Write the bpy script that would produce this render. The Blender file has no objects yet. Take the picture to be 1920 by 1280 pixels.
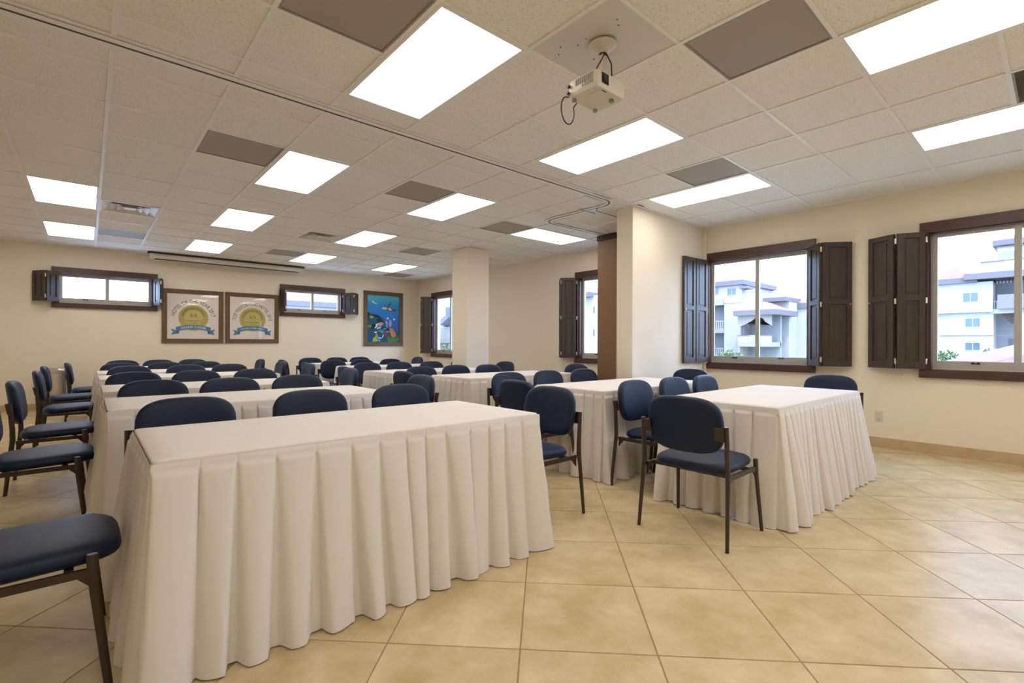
import bpy, bmesh, math, random
from mathutils import Vector, Matrix
random.seed(7)
S = bpy.context.scene
COL = S.collection
PI = math.pi

# ------------------------------------------------------------------ camera, world, sun, exposure
CAM_H = 1.1717
H = 2.862                      # ceiling height
XW, YF = 6.83, 11.66           # window wall (right) and far wall
XL, YN = -2.3, -5.8            # left wall and near wall (both out of view)
cd = bpy.data.cameras.new('camera'); cam = bpy.data.objects.new('camera', cd); COL.objects.link(cam)
cd.sensor_width = 36.0; cd.lens = 36.0 * 908.5 / 1920.0
cd.shift_y = 3.7 / 1920.0; cd.clip_end = 500
cam.matrix_world = (Matrix.Translation((0, 0, CAM_H)) @ Matrix.Rotation(-0.7198, 4, 'Z')
                    @ Matrix.Rotation(PI / 2, 4, 'X') @ Matrix.Rotation(0.0032, 4, 'Z'))
S.camera = cam
S.view_settings.view_transform = 'Standard'
S.view_settings.look = 'None'
S.view_settings.gamma = 1.0
S.view_settings.use_curve_mapping = False
S.view_settings.exposure = 0.60
S.cycles.max_bounces = 10; S.cycles.diffuse_bounces = 6; S.cycles.glossy_bounces = 4
S.cycles.transparent_max_bounces = 12; S.cycles.sample_clamp_indirect = 6.0
S.cycles.use_denoising = True
S.cycles.caustics_reflective = False; S.cycles.caustics_refractive = False

LAMP = 4.9                     # ceiling panel emission
LAMP_COL = (1.0, 0.94, 0.86)
SKY = 8.0

W = bpy.data.worlds.new('sky'); S.world = W; W.use_nodes = True
nt = W.node_tree; nt.nodes.clear()
out = nt.nodes.new('ShaderNodeOutputWorld'); bg = nt.nodes.new('ShaderNodeBackground')
tc = nt.nodes.new('ShaderNodeTexCoord'); nz = nt.nodes.new('ShaderNodeTexNoise'); rp = nt.nodes.new('ShaderNodeValToRGB')
nz.inputs['Scale'].default_value = 3.0; nz.inputs['Detail'].default_value = 6
rp.color_ramp.elements[0].position = 0.38; rp.color_ramp.elements[0].color = (0.36, 0.57, 1.0, 1)
rp.color_ramp.elements[1].position = 0.62; rp.color_ramp.elements[1].color = (0.52, 0.70, 1.0, 1)
nt.links.new(tc.outputs['Generated'], nz.inputs['Vector']); nt.links.new(nz.outputs['Fac'], rp.inputs['Fac'])
nt.links.new(rp.outputs['Color'], bg.inputs['Color']); bg.inputs['Strength'].default_value = SKY
nt.links.new(bg.outputs['Background'], out.inputs['Surface'])

sd = bpy.data.lights.new('sun', 'SUN'); sun = bpy.data.objects.new('sun', sd); COL.objects.link(sun)
sd.energy = 2.0; sd.angle = math.radians(1.0); sd.color = (1.0, 0.9, 0.72)
sun.rotation_euler = Vector((0.55, 0.32, -0.80)).to_track_quat('-Z', 'Y').to_euler()

# ------------------------------------------------------------------ materials
def mat(name, col, rough=0.6, spec=0.4, metal=0.0, var=None, vscale=8.0, bump=0.0, bscale=60.0, sheen=0.0, stretch=None, emit=None, rnd=0.0):
    m = bpy.data.materials.new(name); m.use_nodes = True
    t = m.node_tree; b = t.nodes['Principled BSDF']
    b.inputs['Base Color'].default_value = (*col, 1); b.inputs['Roughness'].default_value = rough
    b.inputs['Specular IOR Level'].default_value = spec; b.inputs['Metallic'].default_value = metal
    if sheen:
        b.inputs['Sheen Weight'].default_value = sheen; b.inputs['Sheen Roughness'].default_value = 0.4
        b.inputs['Sheen Tint'].default_value = (0.22, 0.42, 1.0, 1)
    c = t.nodes.new('ShaderNodeTexCoord'); vec = c.outputs['Object']
    if stretch:
        mp = t.nodes.new('ShaderNodeMapping'); mp.inputs['Scale'].default_value = stretch
        t.links.new(vec, mp.inputs['Vector']); vec = mp.outputs['Vector']
    if rnd:
        oi = t.nodes.new('ShaderNodeObjectInfo'); va = t.nodes.new('ShaderNodeVectorMath'); va.operation = 'ADD'
        ml = t.nodes.new('ShaderNodeMath'); ml.operation = 'MULTIPLY'; ml.inputs[1].default_value = 37.0
        t.links.new(oi.outputs['Random'], ml.inputs[0]); t.links.new(vec, va.inputs[0]); t.links.new(ml.outputs[0], va.inputs[1])
        vec = va.outputs[0]
    if var:
        n = t.nodes.new('ShaderNodeTexNoise'); n.inputs['Scale'].default_value = vscale; n.inputs['Detail'].default_value = 7; n.inputs['Roughness'].default_value = 0.62
        r = t.nodes.new('ShaderNodeValToRGB'); r.color_ramp.elements[0].position = 0.32; r.color_ramp.elements[1].position = 0.68
        r.color_ramp.elements[0].color = (*col, 1); r.color_ramp.elements[1].color = (*var, 1)
        t.links.new(vec, n.inputs['Vector']); t.links.new(n.outputs['Fac'], r.inputs['Fac'])
        t.links.new(r.outputs['Color'], b.inputs['Base Color'])
    if bump:
        n2 = t.nodes.new('ShaderNodeTexNoise'); n2.inputs['Scale'].default_value = bscale; n2.inputs['Detail'].default_value = 4
        bp = t.nodes.new('ShaderNodeBump'); bp.inputs['Strength'].default_value = bump; bp.inputs['Distance'].default_value = 0.004
        t.links.new(vec, n2.inputs['Vector']); t.links.new(n2.outputs['Fac'], bp.inputs['Height']); t.links.new(bp.outputs['Normal'], b.inputs['Normal'])
    if emit:
        b.inputs['Emission Color'].default_value = (*emit[0], 1); b.inputs['Emission Strength'].default_value = emit[1]
    return m

WALL = mat('wall_paint', (0.83, 0.74, 0.60), 0.75, 0.25, var=(0.845, 0.755, 0.615), vscale=1.2, bump=0.12, bscale=45)
CEIL = mat('ceiling_paint', (0.80, 0.77, 0.71), 0.9, 0.1)
TEE = mat('tee_paint', (0.84, 0.82, 0.77), 0.45, 0.4)
BASE = mat('travertine_base', (0.50, 0.36, 0.19), 0.5, 0.4, var=(0.58, 0.44, 0.26), vscale=9)
GROUT = mat('grout', (0.33, 0.25, 0.15), 0.8, 0.2)
FTILE = mat('cream_floor_tile', (0.49, 0.375, 0.19), 0.34, 0.10, var=(0.68, 0.55, 0.345), vscale=5.0, bump=0.05, bscale=18, rnd=1)
WOOD = mat('dark_stained_wood', (0.040, 0.029, 0.023), 0.45, 0.45, var=(0.074, 0.054, 0.042), vscale=5, stretch=(9, 9, 0.8), rnd=1)
TRIMW = mat('mahogany_trim', (0.060, 0.024, 0.018), 0.38, 0.5, var=(0.085, 0.036, 0.026), vscale=4, stretch=(1.5, 12, 12))
FRAMEW = mat('brown_picture_wood', (0.105, 0.055, 0.018), 0.42, 0.45, var=(0.15, 0.08, 0.03), vscale=6, stretch=(3, 3, 3))
ALU = mat('bone_aluminium', (0.46, 0.44, 0.40), 0.4, 0.5)
BRASS = mat('brass_hinge', (0.62, 0.55, 0.40), 0.35, 0.5, metal=0.6)
DARKM = mat('black_metal', (0.02, 0.018, 0.016), 0.4, 0.5)
LEGM = mat('bronze_black_metal', (0.035, 0.022, 0.013), 0.38, 0.5)
NAVY = mat('navy_upholstery', (0.004, 0.010, 0.034), 0.48, 0.35, var=(0.005, 0.014, 0.044), vscale=60, sheen=0.10, bump=0.15, bscale=500)
CLOTH = mat('ivory_cloth', (0.73, 0.69, 0.645), 0.85, 0.15, var=(0.75, 0.71, 0.665), vscale=3, bump=0.05, bscale=300)
WHITEP = mat('white_plastic', (0.66, 0.62, 0.53), 0.4, 0.45)
GREYP = mat('grey_plastic', (0.30, 0.28, 0.25), 0.5, 0.4)
PLATE = mat('white_smooth_panel', (0.66, 0.63, 0.58), 0.30, 0.5)
BROWNP = mat('brown_partition_vinyl', (0.22, 0.125, 0.065), 0.55, 0.3, bump=0.1, bscale=200)
BROWND = mat('dark_brown_header', (0.05, 0.025, 0.012), 0.5, 0.3)
STEEL = mat('brushed_steel', (0.62, 0.60, 0.57), 0.28, 0.5, metal=0.9)
PAPER = mat('mat_board', (0.80, 0.73, 0.66), 0.7, 0.2)
GOLD = mat('gold_seal_print', (0.42, 0.32, 0.07), 0.45, 0.4, var=(0.50, 0.40, 0.11), vscale=5)
GOLD2 = mat('pale_gold_print', (0.55, 0.45, 0.16), 0.45, 0.4)
BLUEP = mat('blue_ribbon_print', (0.07, 0.21, 0.36), 0.5, 0.3)
BLUED = mat('dark_ribbon_print', (0.05, 0.09, 0.12), 0.5, 0.3)
INK = mat('brown_ink', (0.10, 0.07, 0.045), 0.6, 0.2)
INKG = mat('olive_ink', (0.15, 0.10, 0.025), 0.6, 0.2)
WHITEI = mat('white_ink', (0.85, 0.86, 0.85), 0.6, 0.2)
LENSB = mat('lens_black', (0.008, 0.007, 0.006), 0.1, 0.6)
DIFF = mat('lit_diffuser', (0.8, 0.8, 0.75), 0.5, 0.3, emit=(LAMP_COL, LAMP))

def ceiling_tile_mat():
    m = mat('mineral_fibre_tile', (0.66, 0.61, 0.55), 0.95, 0.08)
    t = m.node_tree; b = t.nodes['Principled BSDF']
    c = t.nodes.new('ShaderNodeTexCoord'); oi = t.nodes.new('ShaderNodeObjectInfo'); va = t.nodes.new('ShaderNodeVectorMath'); va.operation = 'ADD'
    ml = t.nodes.new('ShaderNodeMath'); ml.operation = 'MULTIPLY'; ml.inputs[1].default_value = 19.0
    t.links.new(oi.outputs['Random'], ml.inputs[0]); t.links.new(c.outputs['Object'], va.inputs[0]); t.links.new(ml.outputs[0], va.inputs[1])
    n = t.nodes.new('ShaderNodeTexNoise'); n.inputs['Scale'].default_value = 130; n.inputs['Detail'].default_value = 2
    r = t.nodes.new('ShaderNodeValToRGB'); e = r.color_ramp.elements
    e[0].position = 0.30; e[0].color = (0.56, 0.53, 0.48, 1); e[1].position = 0.42; e[1].color = (0.86, 0.83, 0.78, 1)
    t.links.new(va.outputs[0], n.inputs['Vector']); t.links.new(n.outputs['Fac'], r.inputs['Fac']); t.links.new(r.outputs['Color'], b.inputs['Base Color'])
    bp = t.nodes.new('ShaderNodeBump'); bp.inputs['Strength'].default_value = 0.35; bp.inputs['Distance'].default_value = 0.003
    t.links.new(n.outputs['Fac'], bp.inputs['Height']); t.links.new(bp.outputs['Normal'], b.inputs['Normal'])
    return m
CTILE = ceiling_tile_mat()

def perforated_mat():
    m = mat('perforated_grille', (0.30, 0.26, 0.22), 0.6, 0.3)
    t = m.node_tree; b = t.nodes['Principled BSDF']
    c = t.nodes.new('ShaderNodeTexCoord'); v = t.nodes.new('ShaderNodeTexVoronoi'); v.inputs['Scale'].default_value = 110; v.inputs['Randomness'].default_value = 0.0
    r = t.nodes.new('ShaderNodeValToRGB'); e = r.color_ramp.elements
    e[0].position = 0.30; e[0].color = (0.16, 0.14, 0.12, 1); e[1].position = 0.42; e[1].color = (0.38, 0.335, 0.285, 1)
    t.links.new(c.outputs['Object'], v.inputs['Vector']); t.links.new(v.outputs['Distance'], r.inputs['Fac']); t.links.new(r.outputs['Color'], b.inputs['Base Color'])
    return m
PERF = perforated_mat()

def glass_mat():
    m = bpy.data.materials.new('window_glass'); m.use_nodes = True
    t = m.node_tree; t.nodes.clear()
    o = t.nodes.new('ShaderNodeOutputMaterial'); mx = t.nodes.new('ShaderNodeMixShader'); tr = t.nodes.new('ShaderNodeBsdfTransparent')
    gl = t.nodes.new('ShaderNodeBsdfGlossy'); gl.inputs['Roughness'].default_value = 0.02; lw = t.nodes.new('ShaderNodeLayerWeight'); lw.inputs['Blend'].default_value = 0.5; pw = t.nodes.new('ShaderNodeMath'); pw.operation = 'POWER'; pw.inputs[1].default_value = 5.0; fr = t.nodes.new('ShaderNodeMath'); fr.operation = 'MULTIPLY_ADD'; fr.inputs[1].default_value = 0.7; fr.inputs[2].default_value = 0.03; t.links.new(lw.outputs['Facing'], pw.inputs[0]); t.links.new(pw.outputs[0], fr.inputs[0])
    t.links.new(fr.outputs[0], mx.inputs[0]); t.links.new(tr.outputs[0], mx.inputs[1]); t.links.new(gl.outputs[0], mx.inputs[2]); t.links.new(mx.outputs[0], o.inputs[0])
    return m
GLASS = glass_mat()

# ------------------------------------------------------------------ helpers
def new(name, verts, faces, m, parent=None, smooth=False, mats=None, fm=None):
    me = bpy.data.meshes.new(name); me.from_pydata([tuple(v) for v in verts], [], faces)
    for k in (mats or [m]): me.materials.append(k)
    if fm:
        for p, i in zip(me.polygons, fm): p.material_index = i
    if smooth:
        for p in me.polygons: p.use_smooth = True
    me.update()
    o = bpy.data.objects.new(name, me); COL.objects.link(o)
    if parent is not None: o.parent = parent
    return o

class MB:
    def __init__(s): s.v = []; s.f = []; s.m = []; s.mi = 0
    def box(s, x0, x1, y0, y1, z0, z1):
        n = len(s.v)
        s.v += [(x0, y0, z0), (x1, y0, z0), (x1, y1, z0), (x0, y1, z0), (x0, y0, z1), (x1, y0, z1), (x1, y1, z1), (x0, y1, z1)]
        q = [(0, 3, 2, 1), (4, 5, 6, 7), (0, 1, 5, 4), (1, 2, 6, 5), (2, 3, 7, 6), (3, 0, 4, 7)]
        s.f += [tuple(n + i for i in f) for f in q]; s.m += [s.mi] * 6
        return s
    def prism(s, pts, axis, a, b):
        """polygon pts (2D) extruded along axis from a to b"""
        n = len(s.v); k = len(pts)
        def P(p, t):
            return {'x': (t, p[0], p[1]), 'y': (p[0], t, p[1]), 'z': (p[0], p[1], t)}[axis]
        s.v += [P(p, a) for p in pts] + [P(p, b) for p in pts]
        s.f += [tuple(n + i for i in range(k))[::-1], tuple(n + k + i for i in range(k))]
        s.f += [(n + i, n + (i + 1) % k, n + k + (i + 1) % k, n + k + i) for i in range(k)]
        s.m += [s.mi] * (k + 2)
        return s
    def hexa(s, p):
        n = len(s.v); s.v += [tuple(q) for q in p]
        q = [(0, 3, 2, 1), (4, 5, 6, 7), (0, 1, 5, 4), (1, 2, 6, 5), (2, 3, 7, 6), (3, 0, 4, 7)]
        s.f += [tuple(n + i for i in f) for f in q]; s.m += [s.mi] * 6
        return s
    def tube(s, pts, r, seg=10, cap=True, flat=1.0):
        pts = [Vector(p) for p in pts]; n0 = len(s.v); k = len(pts)
        rs = r if isinstance(r, (list, tuple)) else [r] * k
        up = None
        for i, p in enumerate(pts):
            d = (pts[min(i + 1, k - 1)] - pts[max(i - 1, 0)]).normalized()
            if up is None: up = Vector((0, 1, 0)) if abs(d.y) < 0.9 else Vector((1, 0, 0))
            a = d.cross(up).normalized(); b = a.cross(d).normalized(); up = b
            for j in range(seg):
                t = 2 * PI * j / seg
                s.v.append(tuple(p + a * math.cos(t) * rs[i] * flat + b * math.sin(t) * rs[i]))
        for i in range(k - 1):
            for j in range(seg):
                s.f.append((n0 + i * seg + j, n0 + i * seg + (j + 1) % seg, n0 + (i + 1) * seg + (j + 1) % seg, n0 + (i + 1) * seg + j)); s.m.append(s.mi)
        if cap:
            s.f.append(tuple(n0 + j for j in range(seg))); s.f.append(tuple(n0 + (k - 1) * seg + j for j in range(seg))[::-1]); s.m += [s.mi] * 2
        return s
    def lathe(s, prof, c, seg=32):
        n0 = len(s.v); k = len(prof)
        for r, z in prof:
            for j in range(seg):
                t = 2 * PI * j / seg; s.v.append((c[0] + r * math.cos(t), c[1] + r * math.sin(t), c[2] + z))
        for i in range(k - 1):
            for j in range(seg):
                s.f.append((n0 + i * seg + j, n0 + i * seg + (j + 1) % seg, n0 + (i + 1) * seg + (j + 1) % seg, n0 + (i + 1) * seg + j)); s.m.append(s.mi)
        s.f.append(tuple(n0 + j for j in range(seg))[::-1]); s.f.append(tuple(n0 + (k - 1) * seg + j for j in range(seg))); s.m += [s.mi] * 2
        return s
    def build(s, name, m, parent=None, smooth=False, mats=None):
        o = new(name, s.v, s.f, m, parent, smooth, mats, s.m if mats else None)
        if smooth:
            try: o.data.set_sharp_from_angle(angle=math.radians(40))
            except Exception: pass
        return o

def thing(name, label, cat, loc=(0, 0, 0), rz=0.0, group=None):
    o = bpy.data.objects.new(name, None); COL.objects.link(o); o.empty_display_size = 0.1
    o.location = loc; o.rotation_euler = (0, 0, rz); o['label'] = label; o['category'] = cat
    if group: o['group'] = group
    return o
def root(name, loc=(0, 0, 0), rz=0.0):
    o = bpy.data.objects.new(name, None); COL.objects.link(o); o.location = loc; o.rotation_euler = (0, 0, rz); o['kind'] = 'structure'
    return o
def struct(o): o['kind'] = 'structure'; return o
def dup(r, loc, rz, label, group=None):
    c = r.copy(); COL.objects.link(c); c.location = loc; c.rotation_euler = (0, 0, rz); c['label'] = label
    if group: c['group'] = group
    for ch in list(r.children):
        k = ch.copy(); COL.objects.link(k); k.parent = c
        for g in list(ch.children):
            q = g.copy(); COL.objects.link(q); q.parent = k
    return c
def inst(name, me, parent, loc=(0, 0, 0), rz=0.0):
    o = bpy.data.objects.new(name, me); COL.objects.link(o); o.parent = parent; o.location = loc; o.rotation_euler = (0, 0, rz)
    return o

def text_mesh(txt, size, ext=0.0):
    """flat glyph mesh, centred at origin in the XY plane"""
    cu = bpy.data.curves.new('glyphs', 'FONT'); cu.body = txt; cu.size = size; cu.extrude = ext; cu.align_x = 'CENTER'; cu.align_y = 'CENTER'; cu.resolution_u = 3
    o = bpy.data.objects.new('glyphs', cu); COL.objects.link(o)
    dg = bpy.context.evaluated_depsgraph_get(); ev = o.evaluated_get(dg); me = ev.to_mesh()
    v = [tuple(p.co) for p in me.vertices]; f = [tuple(p.vertices) for p in me.polygons]
    ev.to_mesh_clear(); bpy.data.objects.remove(o); bpy.data.curves.remove(cu)
    return v, f

# ------------------------------------------------------------------ floor: diagonal tiles on a grout bed
def clip(poly, x0, x1, y0, y1):
    for ax, lim, sg in ((0, x0, 1), (0, x1, -1), (1, y0, 1), (1, y1, -1)):
        o = []
        for i in range(len(poly)):
            a, b = poly[i], poly[(i + 1) % len(poly)]
            da, db = sg * (a[ax] - lim), sg * (b[ax] - lim)
            if da >= 0: o.append(a)
            if (da >= 0) != (db >= 0):
                t = da / (da - db); o.append((a[0] + t * (b[0] - a[0]), a[1] + t * (b[1] - a[1])))
        poly = o
        if not poly: break
    return poly
floor = struct(MB().box(XL, XW, YN, YF, -0.12, -0.003).build('floor', GROUT))
T = 0.5197; TH = -0.7875; OX, OY = 1.619, 1.741; GAP = 0.0042
cs, sn = math.cos(TH), math.sin(TH)
sa, ca = math.sin(0.7198), math.cos(0.7198)
def project(x, y, z):
    d = x * sa + y * ca; r = x * ca - y * sa
    if d < 0.15: return None
    return 960 + 908.5 * r / d, 643.7 - 908.5 * (z - CAM_H) / d
h2 = (T - GAP) / 2
tv = [(-h2, -h2), (h2, -h2), (h2, h2), (-h2, h2)]
tmb = MB()
tmb.v = [(x, y, -0.004) for x, y in tv] + [(x * 0.993, y * 0.993, 0.0) for x, y in tv]
tmb.f = [(4, 5, 6, 7), (0, 1, 5, 4), (1, 2, 6, 5), (2, 3, 7, 6), (3, 0, 4, 7)]; tmb.m = [0] * 5
tile_me = None; cells = []
for i in range(-30, 31):
    for j in range(-30, 31):
        cx = OX + T * ((i + .5) * cs - (j + .5) * sn); cy = OY + T * ((i + .5) * sn + (j + .5) * cs)
        poly = [(cx + x * cs - y * sn, cy + x * sn + y * cs) for x, y in tv]
        cp = clip(poly, XL, XW, YN, YF)
        if len(cp) < 3: continue
        pr = project(cx, cy, 0); d = cx * sa + cy * ca
        vis = pr and -250 < pr[0] < 2170 and pr[1] < 1600
        cells.append((0 if vis else 1, d if vis else math.hypot(cx, cy), cx, cy, cp, len(cp) == 4 and all(abs(a[0] - b[0]) + abs(a[1] - b[1]) < 1e-6 for a, b in zip(cp, poly))))
cells.sort(key=lambda c: c[:2])
rest = MB()
for n, (nv, d, cx, cy, cp, whole) in enumerate(cells):
    if n < 298 and nv == 0:
        if whole:
            if tile_me is None:
                o = tmb.build('tile', FTILE, floor); o.location = (cx, cy, 0); o.rotation_euler = (0, 0, TH); tile_me = o.data
            else: inst('tile', tile_me, floor, (cx, cy, 0), TH)
        else:
            b = MB(); b.prism([(x - cx, y - cy) for x, y in cp], 'z', -0.004, 0.0); o = b.build('tile', FTILE, floor); o.location = (cx, cy, 0)
    else: rest.prism(cp, 'z', -0.004, 0.0)
o = rest.build('more_tiles', FTILE, floor); o['kind'] = 'stuff'

# ------------------------------------------------------------------ walls
def wall_with_holes(name, a0, a1, holes, place):
    """wall panel along a from a0..a1, height 0..H, with rectangular holes (a,b,z0,z1); place(a0,a1,z0,z1) -> box"""
    mb = MB(); hs = sorted(holes); cur = a0
    for (p, q, z0, z1) in hs:
        mb.box(*place(cur, p, 0, H + .12)); mb.box(*place(p, q, 0, z0)); mb.box(*place(p, q, z1, H + .12)); cur = q
    mb.box(*place(cur, a1, 0, H + .12))
    return struct(mb.build(name, WALL))
RW = [(-5.32, -3.99), (-2.84, -1.51), (-0.36, 0.97), (2.12, 3.45), (4.59, 5.92), (9.58, 10.91)]          # openings in the window wall; first two unseen, added for daylight
FW = [(-0.395, 0.955), (3.335, 4.675)]                                   # high openings in the far wall
wall_with_holes('wall_right', YN, YF + .2, [(a, b, .905, 2.39) for a, b in RW], lambda a, b, z0, z1: (XW, XW + .2, a, b, z0, z1))
wall_with_holes('wall_far', XL, XW, [(a, b, 1.865, 2.395) for a, b in FW], lambda a, b, z0, z1: (a, b, YF, YF + .2, z0, z1))
struct(MB().box(XL - .2, XL, YN - .2, YF + .2, 0, H + .12).build('wall_left', WALL))
struct(MB().box(XL, XW + .2, YN - .2, YN, 0, H + .12).build('wall_near', WALL))
PX0, PY0, PY1 = 5.02, 3.49, 3.725
struct(MB().box(PX0, XW, PY0, PY1, 0, H - .001).build('wall_pier', WALL))
struct(MB().box(4.995, 5.47, 6.885, 7.35, 0, H - .001).build('column', WALL))
def bboard(name, *boxes):
    b = MB()
    for q in boxes: b.box(*q)
    return struct(b.build(name, BASE))
bboard('baseboard_right', (XW - .014, XW, YN, PY0, 0, .112), (XW - .014, XW, PY1, YF, 0, .112))
bboard('baseboard_far', (XL, XW - .014, YF - .014, YF, 0, .112))
bboard('baseboard_pier', (PX0 - .014, XW - .014, PY0 - .014, PY0, 0, .112), (PX0 - .014, PX0, PY0, PY1, 0, .112))
bboard('baseboard_column', (4.981, 5.484, 6.871, 6.885, 0, .112), (4.981, 4.995, 6.885, 7.35, 0, .112), (5.47, 5.484, 6.885, 7.35, 0, .112))
struct(MB().box(XW - .05, XW - .008, PY0 - .045, PY0 - .003, .112, H - .002).build('trim_1', WALL))   # cable trunking in the corner

# ------------------------------------------------------------------ suspended ceiling
ceiling = struct(MB().box(XL - .2, XW + .2, YN - .2, YF + .2, H + .10, H + .3).build('ceiling', CEIL))
XS = [.105 + .6 * k for k in range(-4, 12)]                               # -2.295 .. 6.705
YNEAR = [3.235 - .6 * k for k in range(0, 16)]; YFAR = [3.86 + .613 * k for k in range(0, 13)]
TRK0, TRK1 = 3.455, 3.625
xs = [x for x in XS if XL < x < XW]
lights = {}; vents = {}
def cell_x(k): return XS[k], XS[k + 1]
ROWS = []   # (y0,y1)
yn = sorted([y for y in YNEAR if y > YN]); yn = [YN] + yn + [TRK0]
yf = [TRK1] + [y for y in YFAR if y < YF] + [YF]
ROWS = [(a, b) for a, b in zip(yn[:-1], yn[1:])] + [(a, b) for a, b in zip(yf[:-1], yf[1:])]
COLS = [(a, b) for a, b in zip([XL] + xs, xs + [XW]) if b - a > .02]
taken = []
LIGHTS = [  # x0, x1, y0, y1, label
    (1.305, 1.905, 2.035, 3.235, 'lit ceiling panel beside the ceiling projector, largest of the left lights before the track'),
    (3.105, 3.705, 2.035, 3.235, 'lit ceiling panel between the projector and the near end of the ceiling track'),
    (4.905, 5.505, 2.035, 3.235, 'lit ceiling panel right above the big wall pier with the grille beside it'),
    (3.105, 3.705, -.365, .835, 'large lit ceiling panel cut by the top right corner of the photo'),
    (4.905, 5.505, -.365, .835, 'lit ceiling panel cut by the right edge, in front of the right window'),
    (1.305, 1.905, 4.473, 5.699, 'lit ceiling panel just past the track, beside the dark grille tile on the left'),
    (3.105, 3.705, 4.473, 5.699, 'lit ceiling panel just past the track in the middle of the ceiling'),
    (4.905, 6.105, 5.086, 5.699, 'lit ceiling panel turned sideways near the folded brown partition'),
    (-.495, .105, 6.925, 8.151, 'leftmost lit ceiling panel, the larger of the two at far left'),
    (1.305, 1.905, 6.925, 8.151, 'lit ceiling panel between two others in the row leading to the roll-up screen'),
    (3.105, 3.705, 6.925, 8.151, 'lit ceiling panel in the middle, next to a white air diffuser'),
    (-.495, .105, 9.377, 10.603, 'lit ceiling panel at far left, the smaller one next to the far wall'),
    (1.305, 1.905, 9.377, 10.603, 'lit ceiling panel directly in front of the roll-up projection screen'),
    (3.105, 3.705, 9.377, 10.603, 'small lit ceiling panel near the right end of the roll-up screen'),
    (4.905, 5.505, 9.377, 10.603, 'smallest lit ceiling panel, farthest back near the undersea picture'),
    (1.305, 1.905, -2.765, -1.565, ''), (3.105, 3.705, -2.765, -1.565, ''), (1.305, 1.905, -5.165, -3.965, ''), (1.305, 1.905, -.365, .835, ''), (-.495, .105, -.365, .835, ''),  # unseen panels added behind and above the camera to light the room
]
VENTS = [
    (.705, 1.305, 2.035, 2.635, 'p', 'grey perforated ceiling grille at the top beside the largest light'),
    (2.505, 3.105, .835, 1.435, 'p', 'grey perforated ceiling grille right of the projector plate'),
    (4.305, 4.905, 2.035, 2.635, 'p', 'grey perforated ceiling grille touching the light above the wall pier'),
    (4.305, 4.905, -.365, .235, 'l', 'grey slatted ceiling grille cut by the right edge of the photo'),
    (.705, 1.305, 4.473, 5.086, 'p', 'grey perforated ceiling grille just past the track on the left'),
    (2.505, 3.105, 4.473, 5.086, 'p', 'grey perforated ceiling grille just past the track in the middle'),
    (4.305, 4.905, 5.086, 5.699, 'p', 'grey perforated ceiling grille at the end of the sideways light'),
    (.105, .705, 7.538, 8.151, 'd', 'white air diffuser tile right of the leftmost light'),
    (.105, .705, 9.377, 9.99, 'p', 'pale grey ceiling grille between far left light and roll-up screen'),
    (4.305, 4.905, 7.538, 8.151, 'p', 'dark ceiling grille just left of the free-standing column top'),
    (2.505, 3.105, 9.377, 9.99, 'p', 'grey ceiling grille left of the small light behind the screen end'),
    (2.505, 3.105, 7.538, 8.151, 'd', 'white air diffuser tile beside the middle ceiling light'),
    (5.505, 6.105, 10.603, 11.216, 'p', 'small dark ceiling grille in the far corner above the undersea picture'),
]
LIGHTS = [l if l[2] > YN else (l[0], l[1], YN + .02, l[3], l[4]) for l in LIGHTS]
PLATE_CELL = (1.905, 2.505, 1.435, 2.035)
def is_taken(a, b, c, d):
    mx, my = (a + b) / 2, (c + d) / 2
    for q in LIGHTS + VENTS + [PLATE_CELL]:
        if q[0] - .01 < mx < q[1] + .01 and q[2] - .01 < my < q[3] + .01: return True
    return False
e = .011; cell_list = []
for (a, b) in COLS:
    for (c, d) in ROWS:
        if d - c < .02 or is_taken(a, b, c, d): continue
        mx, my = (a + b) / 2, (c + d) / 2
        if a < 5.3 and b > 5.2 and c < 7.2 and d > 7.1 and False: continue
        pr = project(mx, my, H); dd = mx * sa + my * ca
        vis = bool(pr) and -300 < pr[0] < 2220 and pr[1] > -260
        cell_list.append((0 if vis else 1, dd, a, b, c, d))
cell_list.sort(); meshes = {}; rest = MB()
for n, (nv, dd, a, b, c, d) in enumerate(cell_list):
    w, l = round(b - a, 3), round(d - c, 3)
    if nv == 0 and n < 298:
        if (w, l) not in meshes:
            q = MB(); hw, hl = w / 2 - .002, l / 2 - .002
            q.box(-hw, hw, -hl, hl, .006, .02)
            o = q.build('ceiling_tile', CTILE, ceiling); meshes[(w, l)] = o.data; o.location = ((a + b) / 2, (c + d) / 2, H)
        else: inst('ceiling_tile', meshes[(w, l)], ceiling, ((a + b) / 2, (c + d) / 2, H))
    else: rest.box(a + .002, b - .002, c + .002, d - .002, H + .006, H + .02)
o = rest.build('more_ceiling_tiles', CTILE, ceiling); o['kind'] = 'stuff'
def inside_light(x, y):
    for q in LIGHTS:
        if q[0] + .02 < x < q[1] - .02 and q[2] + .02 < y < q[3] - .02: return True
    return x > PLATE_CELL[0] and False
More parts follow.
